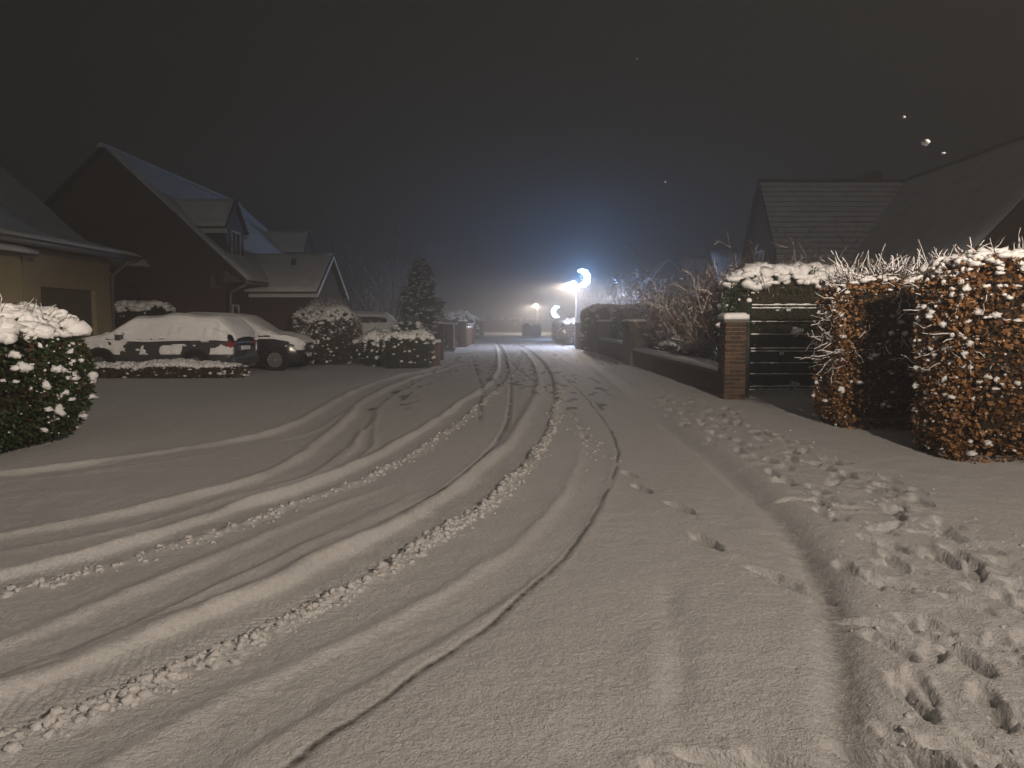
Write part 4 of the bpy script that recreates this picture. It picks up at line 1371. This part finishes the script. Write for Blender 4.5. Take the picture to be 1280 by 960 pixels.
    roofline = smooth01((zr - 0.83) / 0.02) * (nn[..., 2] < 0.6) * (vnoise(P[..., 0] * 3, P[..., 1] * 0 + 4, seed) > 0.22)
    sidem = sidem * (1 - roofline)
    thick = np.maximum(top * top_t * (0.8 + 0.9 * vnoise(P[..., 0] * 1.7, P[..., 1] * 1.7, seed + 3)), sidem * 0.045 * (0.6 + 0.8 * vnoise(P[..., 0] * 7, P[..., 2] * 7, seed + 6)))
    S = P + nn * (thick + 0.006)[..., None]
    S[..., 2] += top * 0.02
    keep = (top > 0.25) | (sidem > 0.3)
    kf = keep[:-1, :-1] & keep[1:, :-1] & keep[:-1, 1:] & keep[1:, 1:]
    idx = np.arange((nu_ + 1) * (nvv + 1)).reshape(nu_ + 1, nvv + 1)
    F = np.stack([idx[:-1, :-1], idx[1:, :-1], idx[1:, 1:], idx[:-1, 1:]], -1)[kf]
    o = mesh_np('snow_cover', S.reshape(-1, 3), F, M['snow'], t, True, local=True)
    md = o.modifiers.new('solid', 'SOLIDIFY')
    md.thickness = 0.035
    md.offset = -1
    return t

car('parked_car', 'snow plastered estate car facing left behind the low snowy hedge', 'car', (-9.75, 20.15, 0.0), R(180 - 4), 'car_paint_grey', 4.5, 1.82, 1.58, 'suv', side_snow=0.46, seed=4)
car('parked_car', 'dark car facing right with bare flank, behind the snow plastered car', 'car', (-8.75, 22.55, 0.0), R(3), 'car_paint_black', 4.55, 1.84, 1.62, 'suv', side_snow=0.02, seed=9)
car('parked_car', 'pale car under thick snow behind the white slatted fence', 'car', (-6.0, 31.0, 0.0), R(8), 'car_paint_silver', 4.4, 1.8, 1.72, 'suv', side_snow=0.30, seed=15, top_t=0.15)

# ================================================================== garden walls, piers, gates on the right
BRICK = MB().box(-0.1075, 0.1075, -0.05, 0.05, -0.0325, 0.0325)
def brick_mesh():
    me = bpy.data.meshes.new('brick')
    me.from_pydata(BRICK.v, [], BRICK.f)
    me.update()
    return me
BMATS = []
for i, c in enumerate([(0.095, 0.052, 0.03), (0.075, 0.042, 0.026), (0.12, 0.066, 0.038), (0.06, 0.036, 0.025)]):
    me = brick_mesh()
    me.materials.append(simple('brick_%d' % i, c, tuple(x * 0.75 for x in c), rough=0.9, scale=35, bump=[(90, 0.004, 0.6, 3)]))
    BMATS.append(me)

def add_brick(parent, x, y, z, rz=0.0, sx=1.0):
    b = bpy.data.objects.new('brick', random.choice(BMATS))
    b.location = (x - parent.location.x, y - parent.location.y, z - parent.location.z)
    b.rotation_euler = (random.uniform(-.01, .01), random.uniform(-.01, .01), rz + random.uniform(-.012, .012))
    b.scale = (sx, 1, 1)
    b.parent = parent
    COL.objects.link(b)

def pier_thing(name, label, x0, x1, y0, y1, h, mat='pier', cap=0.06, snow=0.09, group=None):
    t = thing(name, label, 'gate pier', ((x0 + x1) / 2, (y0 + y1) / 2, 0), group)
    MB().box(x0, x1, y0, y1, -0.05, h - cap).build('shaft', M[mat], t, bevel=0.015)
    c = MB().box(x0 - 0.04, x1 + 0.04, y0 - 0.04, y1 + 0.04, h - cap, h).build('cap', M['pier'], t, bevel=0.015)
    slab(c, 'snow_cap', [(x0 - 0.03, y0 - 0.03, h), (x1 + 0.03, y0 - 0.03, h), (x1 + 0.03, y1 + 0.03, h), (x0 - 0.03, y1 + 0.03, h)], 0.002, snow, M['snow'], 6, 6, 0.02, smooth=True)
    return t

# brick pier beside the mesh gate: every brick laid
def brick_pier():
    x0, x1, y0, y1, h = 3.96, 4.36, 13.2, 13.6, 1.48
    t = thing('brick_pier', 'brick gate pier with a snowy capstone at the mesh gate', 'gate pier', (4.16, 13.4, 0))
    MB().box(x0 + 0.014, x1 - 0.014, y0 + 0.014, y1 - 0.014, -0.05, h).build('mortar_core', M['mortar'], t)
    nc = 19
    for k in range(nc):
        z = 0.0375 + k * 0.0775
        if k % 2 == 0:
            for i in range(2):
                xx = x0 + 0.1 + i * 0.2
                for yy in (y0 + 0.045, y1 - 0.045):
                    add_brick(t, xx, yy, z, 0, 0.89)
            for xx in (x0 + 0.045, x1 - 0.045):
                add_brick(t, xx, (y0 + y1) / 2, z, math.pi / 2, 0.89)
        else:
            for i in range(2):
                yy = y0 + 0.1 + i * 0.2
                for xx in (x0 + 0.045, x1 - 0.045):
                    add_brick(t, xx, yy, z, math.pi / 2, 0.89)
            for yy in (y0 + 0.045, y1 - 0.045):
                add_brick(t, (x0 + x1) / 2, yy, z, 0, 0.89)
    c = MB().box(x0 - 0.04, x1 + 0.04, y0 - 0.04, y1 + 0.04, h, h + 0.06).build('capstone', M['pier'], t, bevel=0.012)
    slab(c, 'snow_cap', [(x0 - 0.03, y0 - 0.03, h + 0.06), (x1 + 0.03, y0 - 0.03, h + 0.06), (x1 + 0.03, y1 + 0.03, h + 0.06), (x0 - 0.03, y1 + 0.03, h + 0.06)], 0.002, 0.11, M['snow'], 8, 8, 0.03, smooth=True)
brick_pier()

def low_wall(label, x, y0, y1, h, th=0.24, bricks_to=0.0, drift=0.13):
    t = thing('garden_wall', label, 'garden wall', (x, (y0 + y1) / 2, 0), 'low brick garden walls on the right')
    MB().box(x, x + th, y0, y1, -0.05, h).build('wall', M['brick_wall'], t)
    if bricks_to:
        n = int((bricks_to - y0) / 0.225)
        for k in range(int(h / 0.0775)):
            for i in range(n):
                yy = y0 + 0.112 + i * 0.225 + (0.1125 if k % 2 else 0)
                add_brick(t, x + 0.038, yy, 0.0375 + k * 0.0775, math.pi / 2)
    c = MB().box(x - 0.05, x + th + 0.05, y0, y1, h + 0.001, h + 0.05).build('coping', M['pier'], t)
    slab(c, 'snow_cap', [(x - 0.045, y0 + 0.01, h + 0.05), (x + th + 0.045, y0 + 0.01, h + 0.05), (x + th + 0.045, y1 - 0.01, h + 0.05), (x - 0.045, y1 - 0.01, h + 0.05)], 0.002, drift, M['snow'], 5, int((y1 - y0) / 0.14), 0.035, seed=int(y0), smooth=True)
    return t
low_wall('low brick garden wall with a long snow cap beside the brick gate pier', 4.02, 13.66, 23.35, 0.50, bricks_to=20.2)
pier_thing('gate_pier', 'wide dark pier where the long low wall ends', 3.88, 4.42, 23.4, 24.95, 1.50, group='dark piers along the right pavement')
low_wall('short snow topped wall between the wide dark pier and the next pier', 4.05, 25.0, 32.5, 0.62)
pier_thing('gate_pier', 'dark pier at the far end of the short wall', 3.95, 4.5, 32.55, 33.3, 1.50, group='dark piers along the right pavement')
pier_thing('gate_pier', 'dark pier between the small lit wall and the pier ending the short wall', 3.72, 4.24, 35.1, 35.9, 1.50, group='dark piers along the right pavement')
low_wall('small snowy wall by the street lamp, lit white on top', 3.62, 36.4, 38.0, 0.62, th=0.4, drift=0.16)
pier_thing('brick_pier', 'small brick pier next to the street lamp column', 3.42, 3.90, 38.2, 38.7, 1.42, 'brick_wall')

# gate leaf of welded mesh standing open
def mesh_gate():
    y, x0, x1, z0, z1 = 13.46, 4.47, 6.4, 0.10, 1.80
    t = thing('mesh_gate', 'dark green welded mesh gate with snow on its rails', 'gate', (x0, y, 0))
    MB().tube([(x0, y, 0), (x0, y, 1.86)], 0.04, 10).build('hinge_post', M['metal_green'], t, True)
    MB().tube([(x1, y, 0.06), (x1, y, 1.84)], 0.03, 10).build('end_post', M['metal_green'], t, True)
    blobs('post_snow', [(x0, y, 1.90)], np.array([[0.05, 0.05, 0.045]]), M['snow'], t, rough=0.05, tmpl=ICO2)
    for i in range(36):
        x = x0 + 0.075 + i * 0.052
        MB().tube([(x, y, z0), (x, y, z1)], 0.004, 4).build('upright_wire', M['metal_green'], t)
    for z, rr in ((1.80, 0.012), (1.745, 0.008), (1.49, 0.008), (1.25, 0.008), (0.985, 0.010), (0.93, 0.008), (0.71, 0.007), (0.50, 0.007), (0.26, 0.009), (0.20, 0.008)):
        r = MB().tube([(x0, y - 0.012, z), (x1, y - 0.012, z)], rr, 6).build('rail', M['metal_green'], t)
        n = 60
        xs = np.linspace(x0 + 0.05, x1, n)
        hh = (0.5 + 1.1 * vnoise(xs * 9, xs * 0, int(z * 100))) * rr * 1.9
        mb = MB()
        mb.tube([(a, y - 0.012, z + rr * 0.6 + b * 0.5) for a, b in zip(xs, hh)], [0.5 * b + 0.003 for b in hh], 6)
        mb.build('snow_on_rail', M['snow'], r, True)
mesh_gate()

# ================================================================== left hand frontage
def slat_fence():
    t = thing('slatted_fence', 'white horizontal slat fence between the round bush and the shrubs', 'fence', (-5.9, 28.2, 0))
    for x in (-6.75, -5.95, -5.15):
        MB().box(x - 0.04, x + 0.04, 28.22, 28.30, 0, 1.15).build('post', M['white_paint'], t)
    for k in range(6):
        z = 0.12 + k * 0.17
        s = MB().box(-6.8, -5.1, 28.17, 28.20, z, z + 0.11).build('slat', M['white_paint'], t)
        MB().box(-6.78, -5.12, 28.165, 28.205, z + 0.111, z + 0.14).build('snow_on_slat', M['snow'], s, bevel=0.01)
slat_fence()

def panel_gate():
    t = thing('timber_gate', 'dark boarded gate leaf standing open on the left of the road', 'gate', (-3.1, 34.3, 0))
    for i in range(5):
        x = -3.36 + i * 0.108
        MB().box(x, x + 0.10, 34.25, 34.29, 0.05, 1.38).build('board', M['dark_timber'], t)
    for z in (0.25, 1.15):
        MB().box(-3.36, -2.83, 34.295, 34.34, z, z + 0.1).build('brace', M['dark_timber'], t)
    MB().tube([(-2.80, 34.27, 0), (-2.80, 34.27, 1.45)], 0.03, 8).build('post', M['white_paint'], t)
    slab(t, 'snow_cap', [(-3.36, 34.24, 1.38), (-2.83, 34.24, 1.38), (-2.83, 34.31, 1.38), (-3.36, 34.31, 1.38)], 0.002, 0.06, M['snow'], 6, 2, 0.01)
panel_gate()
pier_thing('brick_pier', 'low brick pier at the corner of the clipped hedge', -2.72, -2.46, 24.0, 24.35, 0.80, 'brick_wall')
pier_thing('gate_post', 'tall dark post beside the conifer', -2.86, -2.66, 27.6, 27.85, 1.42, 'dark_timber', snow=0.07)
pier_thing('brick_pier', 'orange lit brick pier on the left beyond the boarded gate', -3.15, -2.68, 41.7, 42.3, 1.50, 'brick_wall')
pier_thing('brick_pier', 'farther small brick pier on the left in front of the round bush', -2.95, -2.55, 47.5, 48.0, 1.30, 'brick_wall')
low_wall('brick wall stub on the left between the two far brick piers', -2.85, 42.4, 47.4, 1.05, th=0.2)

# ================================================================== hedges, shrubs and trees
# near left evergreen bush
hedge('evergreen_bush', 'near dark evergreen bush heaped with snow at the left edge', 'bush', (-6.95, 8.4, 0.82), (1.6, 1.0, 0.90), k=3.6, n=30000, L=0.055, W=0.036, leaf='holly', top=900, side=520, bs=0.085, spikes=110, spike_len=0.32, amp=0.10, capz=0.25)
# beech hedges
hedge('beech_hedge', 'tall coppery beech hedge nearest on the right, snow heaped on top', 'hedge', (6.12, 7.62, 1.09), (1.55, 0.47, 1.09), k=11, n=34000, L=0.062, W=0.046, leaf='beech', top=1300, side=2200, bs=0.05, spikes=260, spike_len=0.28, amp=0.035, group='beech hedges flanking the garden path')
hedge('beech_hedge', 'brown beech hedge with snowy twigs between the mesh gate and the nearest hedge', 'hedge', (5.95, 9.9, 1.06), (1.52, 0.50, 1.06), k=10, n=26000, L=0.055, W=0.038, leaf='beech', top=600, side=1300, bs=0.042, spikes=900, spike_len=0.36, amp=0.06, group='beech hedges flanking the garden path')

def bare_tangle():
    """the bare patch at the near face of the nearest hedge"""
    root = [o for o in COL.objects if o.get('label', '').startswith('tall coppery')][0]
    n = 420
    P = np.column_stack([RNG.uniform(5.15, 7.2, n), RNG.uniform(7.05, 7.2, n), RNG.uniform(0.15, 1.55, n)])
    D = np.column_stack([RNG.normal(0, 0.16, n), RNG.uniform(-0.12, 0.02, n), RNG.normal(0.02, 0.12, n)])
    tw, C = twigs('bare_twigs', P, D, RNG.normal(0, 0.05, (n, 3)), 0.006, 0.0025, M['twig'], root, ret=True)
    m = 150
    S0 = C[:m, 0] + np.array([0, 0, 0.006])
    twigs('snow_on_bare_twigs', S0, C[:m, 3] - C[:m, 0], RNG.normal(0, 0.01, (m, 3)), 0.0045, 0.003, M['snow'], root, sides=5, wob=0.01)
bare_tangle()

hedge('evergreen_hedge', 'green hedge with a thick snow cap behind the mesh gate', 'hedge', (5.95, 15.6, 1.28), (1.35, 0.7, 1.3), k=4.5, n=16000, L=0.07, W=0.035, leaf='green', top=420, side=120, bs=0.11, amp=0.10)
hedge('clipped_hedge', 'snow topped hedge behind the dark piers near the street lamp', 'hedge', (5.35, 34.6, 1.1), (2.0, 0.8, 1.15), k=5, n=12000, L=0.09, W=0.06, leaf='green', top=420, side=320, bs=0.10, amp=0.10)
hedge('clipped_hedge', 'lit hedge along the pavement beyond the street lamp', 'hedge', (3.75, 51.5, 0.75), (0.45, 8.0, 0.80), k=6, n=9000, L=0.13, W=0.09, leaf='drybush', top=420, side=420, bs=0.11, amp=0.10)
hedge('low_shrub', 'low snowy shrub behind the long garden wall', 'bush', (5.0, 20.5, 0.5), (0.75, 0.9, 0.55), k=2.4, n=4000, L=0.07, W=0.04, leaf='drybush', top=300, side=320, bs=0.07, amp=0.12)
# left row
hedge('low_hedge', 'low spreading ground hedge under snow in front of the parked cars', 'hedge', (-9.3, 19.05, 0.16), (2.15, 0.42, 0.25), k=3.0, n=9000, L=0.06, W=0.03, leaf='drybush', top=1500, side=400, bs=0.055, amp=0.08, zmin=-0.5, spikes=0)
hedge('clipped_hedge', 'tall clipped hedge behind the parked cars beside the brick gable', 'hedge', (-12.05, 23.3, 1.02), (0.95, 0.45, 1.07), k=5, n=7000, L=0.06, W=0.04, leaf='green', top=260, side=140, bs=0.09, amp=0.06)
hedge('round_bush', 'round feathery bush dusted white next to the dark car', 'bush', (-6.5, 25.1, 0.95), (1.08, 1.0, 1.12), k=2.4, n=12000, L=0.10, W=0.035, leaf='drybush', top=700, side=950, bs=0.06, amp=0.16, spikes=420, spike_len=0.35, spread=0.6)
hedge('clipped_hedge', 'clipped box hedge with snowy top at the corner of the road', 'hedge', (-3.35, 23.1, 0.52), (0.78, 0.5, 0.56), k=5, n=10000, L=0.05, W=0.03, leaf='green', top=360, side=200, bs=0.07, amp=0.07)
hedge('loose_shrub', 'loose snow laden shrub left of the clipped box hedge', 'bush', (-4.55, 24.2, 0.55), (0.62, 0.6, 0.72), k=2.2, n=6000, L=0.09, W=0.04, leaf='green', top=300, side=300, bs=0.09, amp=0.18, spikes=90, spike_len=0.4)
hedge('loose_shrub', 'bushy snowy shrub with a flat white top behind the clipped box hedge', 'bush', (-3.75, 25.3, 0.66), (0.62, 0.5, 0.66), k=2.6, n=7000, L=0.09, W=0.04, leaf='green', top=90, side=160, bs=0.075, amp=0.2, spikes=110, spike_len=0.4)
hedge('round_bush', 'far round bush white with snow on the left beyond the brick piers', 'bush', (-4.1, 56, 1.05), (1.3, 1.3, 1.2), k=2.4, n=5000, L=0.16, W=0.08, leaf='drybush', top=260, side=220, bs=0.12, amp=0.2)
hedge('clipped_hedge', 'far dark hedge along the left pavement past the round bush', 'hedge', (-3.4, 66, 0.85), (0.5, 6, 0.9), k=6, n=4500, L=0.16, W=0.1, leaf='drybush', top=180, side=120, bs=0.13, amp=0.12)
hedge('clipped_hedge', 'dark square hedge block standing at the end of the road', 'hedge', (2.0, 73, 0.62), (0.9, 0.8, 0.66), k=6, n=4500, L=0.12, W=0.08, leaf='drybush', top=120, side=40, bs=0.10, amp=0.06)
hedge('clipped_hedge', 'long hazy hedge closing the far end of the street', 'hedge', (-3, 104, 0.9), (16, 1.0, 1.0), k=8, n=9000, L=0.3, W=0.2, leaf='drybush', top=300, side=100, bs=0.2, amp=0.15)

def conifer():
    x, y, h = -3.72, 29.0, 4.1
    t = thing('conifer_tree', 'dark conical conifer with snow on its branches', 'tree', (x, y, 0))
    MB().tube([(x, y, 0), (x, y, h * 0.6), (x, y, h * 0.97)], [0.11, 0.06, 0.01], 8).build('trunk', M['twig'], t, True)
    n = 520
    u = RNG.uniform(0, 1, n) ** 0.8
    z = 0.25 + (h - 0.35) * u
    rad = (1 - u) ** 0.72 * 0.98 * (0.85 + 0.3 * RNG.uniform(size=n)) + 0.05
    a = RNG.uniform(0, 6.283, n)
    rad *= 1.12 * (1 + 0.22 * np.sin(a * 3 + z * 4) + 0.16 * np.sin(a * 5 - z * 7) + 0.12 * np.sin(z * 9 + a))
    P0 = np.column_stack([np.full(n, x), np.full(n, y), z - 0.05])
    D = np.column_stack([np.cos(a) * rad, np.sin(a) * rad, 0.30 * rad])
    B = np.column_stack([np.zeros(n), np.zeros(n), -0.32 * rad])
    _, C = twigs('branches', P0, D, B, 0.016, 0.004, M['twig'], t, K=5, ret=True)
    m = 46
    tt = RNG.uniform(0.35, 1.02, (n, m))
    Q = P0[:, None] + D[:, None] * tt[..., None] + B[:, None] * (tt ** 2)[..., None] + RNG.normal(0, 0.05, (n, m, 3))
    Nn = np.broadcast_to(unit(D)[:, None], Q.shape).reshape(-1, 3)
    leaves('crown', Q.reshape(-1, 3), Nn, 0.11, 0.028, M['conifer'], t, spread=0.55, droop=0.3)
    k = 620
    j = RNG.integers(0, n, k)
    ts = RNG.uniform(0.55, 1.0, k)
    S = P0[j] + D[j] * ts[:, None] + B[j] * (ts ** 2)[:, None] + np.array([0, 0, 0.04])
    sc = RNG.uniform(0.02, 0.06, k)
    blobs('snow_on_branches', S, np.column_stack([sc * 1.5, sc * 1.5, sc * 0.7]), M['snow'], t)
conifer()

def twig_tree(name, label, cat, x, y, h, spread, stems, seed, mat='twig', base=0.3, snow=0.6, fork=3, leafs=0, thick=0.05, group=None, rb=0.12):
    rs = np.random.default_rng(seed)
    t = thing(name, label, cat, (x, y, 0), group)
    a = rs.uniform(0, 6.283, stems)
    lean = rs.uniform(0.05, 1.0, stems) ** 0.7 * spread
    P = np.column_stack([x + np.cos(a) * rb * rs.uniform(0, 1, stems), y + np.sin(a) * rb * rs.uniform(0, 1, stems), np.zeros(stems)])
    D = np.column_stack([np.cos(a) * lean, np.sin(a) * lean, h * rs.uniform(0.62, 0.95, stems)])
    B = np.column_stack([np.cos(a) * lean * 0.35, np.sin(a) * lean * 0.35, -0.15 * h * rs.uniform(0, 1, stems) * lean / max(spread, .01)])
    _, C = twigs('stems', P, D, B, thick, thick * 0.25, M[mat], t, K=7, sides=5, wob=0.03, ret=True)
    Pn, Dn, level = C, D, 0
    allC = []
    rad = thick * 0.35
    for level in range(fork):
        k = 5 if level == 0 else 4
        n0 = len(Pn)
        j = np.repeat(np.arange(n0), k)
        K = Pn.shape[1]
        ti = rs.integers(max(1, int(K * 0.3)), K, len(j))
        S = Pn[j, ti]
        dl = np.linalg.norm(Dn[j], axis=1) * rs.uniform(0.25, 0.5, len(j))
        dr = unit(unit(Dn[j]) + rs.normal(0, 0.55, (len(j), 3)) + np.array([0, 0, 0.12]))
        D2 = dr * dl[:, None]
        B2 = rs.normal(0, 0.12, (len(j), 3)) * dl[:, None]
        if len(S) > 6500:
            pick = rs.permutation(len(S))[:6500]
            S, D2, B2 = S[pick], D2[pick], B2[pick]
        _, C2 = twigs('branches' if level == 0 else 'twigs', S, D2, B2, max(rad, 0.004), max(rad * 0.4, 0.0025), M[mat], t, K=4, ret=True)
        allC.append(C2)
        Pn, Dn = C2, D2
        rad *= 0.45
    if snow:
        for C2 in allC:
            m = int(len(C2) * snow)
            sel = rs.permutation(len(C2))[:m]
            S0 = C2[sel, 0] + np.array([0, 0, 0.010])
            r = rs.uniform(0.003, 0.0065, m) * (1 + thick * 10)
            twigs('snow_on_twigs', S0, C2[sel, -1] - C2[sel, 0], np.zeros((m, 3)), r, r * 0.6, M['snow'], t, K=3, sides=3)
    return t
twig_tree('bare_tree', 'small hazy bare tree left of the conifer', 'tree', -6.6, 38.5, 4.6, 1.9, 9, 3, snow=0.45, fork=4, thick=0.06)
twig_tree('bare_tree', 'hazy bare tree low between the brick wing and the fence', 'tree', -8.4, 40.0, 3.6, 1.8, 8, 5, snow=0.45, fork=4, thick=0.05)
twig_tree('snowy_tree', 'round snowy tree tinted blue by the crescent light', 'tree', 7.0, 45.0, 4.2, 2.2, 14, 8, snow=0.9, fork=4, thick=0.06)
twig_tree('twiggy_shrub', 'fan of reddish bare twigs beside the evergreen hedge', 'shrub', 5.3, 17.2, 2.45, 1.35, 95, 12, mat='redtwig', snow=0.36, fork=3, thick=0.011, rb=0.25)
twig_tree('twiggy_shrub', 'farther fan of bare twigs behind the long low wall', 'shrub', 5.6, 22.3, 2.4, 1.3, 95, 14, mat='redtwig', snow=0.36, fork=3, thick=0.011, rb=0.25)
twig_tree('twiggy_shrub', 'brush of red twigs rising above the evergreen hedge cap', 'shrub', 7.4, 19.5, 2.7, 1.5, 60, 17, mat='redtwig', snow=0.12, fork=3, thick=0.011, rb=0.4)

# overhead line and a few falling flakes
def flakes():
    n = 8
    Y = 2.2 + 9 * RNG.uniform(0, 1, n) ** 1.3
    X = RNG.uniform(0.15, 0.85, n) * Y
    Z = RNG.uniform(1.6, 5.0, n)
    C = np.column_stack([X, Y, Z])
    s_ = RNG.uniform(0.002, 0.005, n)
    # the few big ones close by, caught in the lamplight on the right
    big = [(1.62, 2.2, 2.35, 0.008), (1.30, 2.2, 2.72, 0.006), (1.02, 2.1, 2.48, 0.005), (1.50, 2.1, 2.14, 0.006), (1.62, 2.3, 2.62, 0.006), (1.44, 2.0, 2.62, 0.004), (1.55, 2.05, 2.30, 0.010), (1.40, 1.9, 2.03, 0.005), (1.09, 1.92, 1.97, 0.008), (1.145, 1.93, 1.945, 0.004), (1.02, 1.9, 2.03, 0.004)]
    C = np.vstack([C, [b[:3] for b in big]])
    s_ = np.concatenate([s_, [b[3] for b in big]])
    o = blobs('falling_snow', C, np.column_stack([s_ * 1.9, s_, s_ * 0.8]), M['snow'], None, rough=0.3, tmpl=ICO1)
    o['label'] = 'snowflakes drifting through the lamplight'
    o['category'] = 'snowfall'
flakes()

# ================================================================== haze: the snow filled air
def haze():
    me = MB().box(-60, 60, -22, 135, -1.2, 9.0)
    m = bpy.data.materials.new('snowy_air')
    m.use_nodes = True
    nt = m.node_tree
    nt.nodes.clear()
    out = N(nt, 'ShaderNodeOutputMaterial')
    pv = N(nt, 'ShaderNodeVolumePrincipled')
    pv.inputs['Color'].default_value = (0.92, 0.92, 0.93, 1)
    pv.inputs['Density'].default_value = HAZE_DENSITY
    pv.inputs['Anisotropy'].default_value = 0.58
    nt.links.new(pv.outputs[0], out.inputs['Volume'])
    o = me.build('haze', m)
    o['kind'] = 'stuff'
    o['label'] = 'thin haze of falling snow filling the street'
    o['category'] = 'haze'
haze()
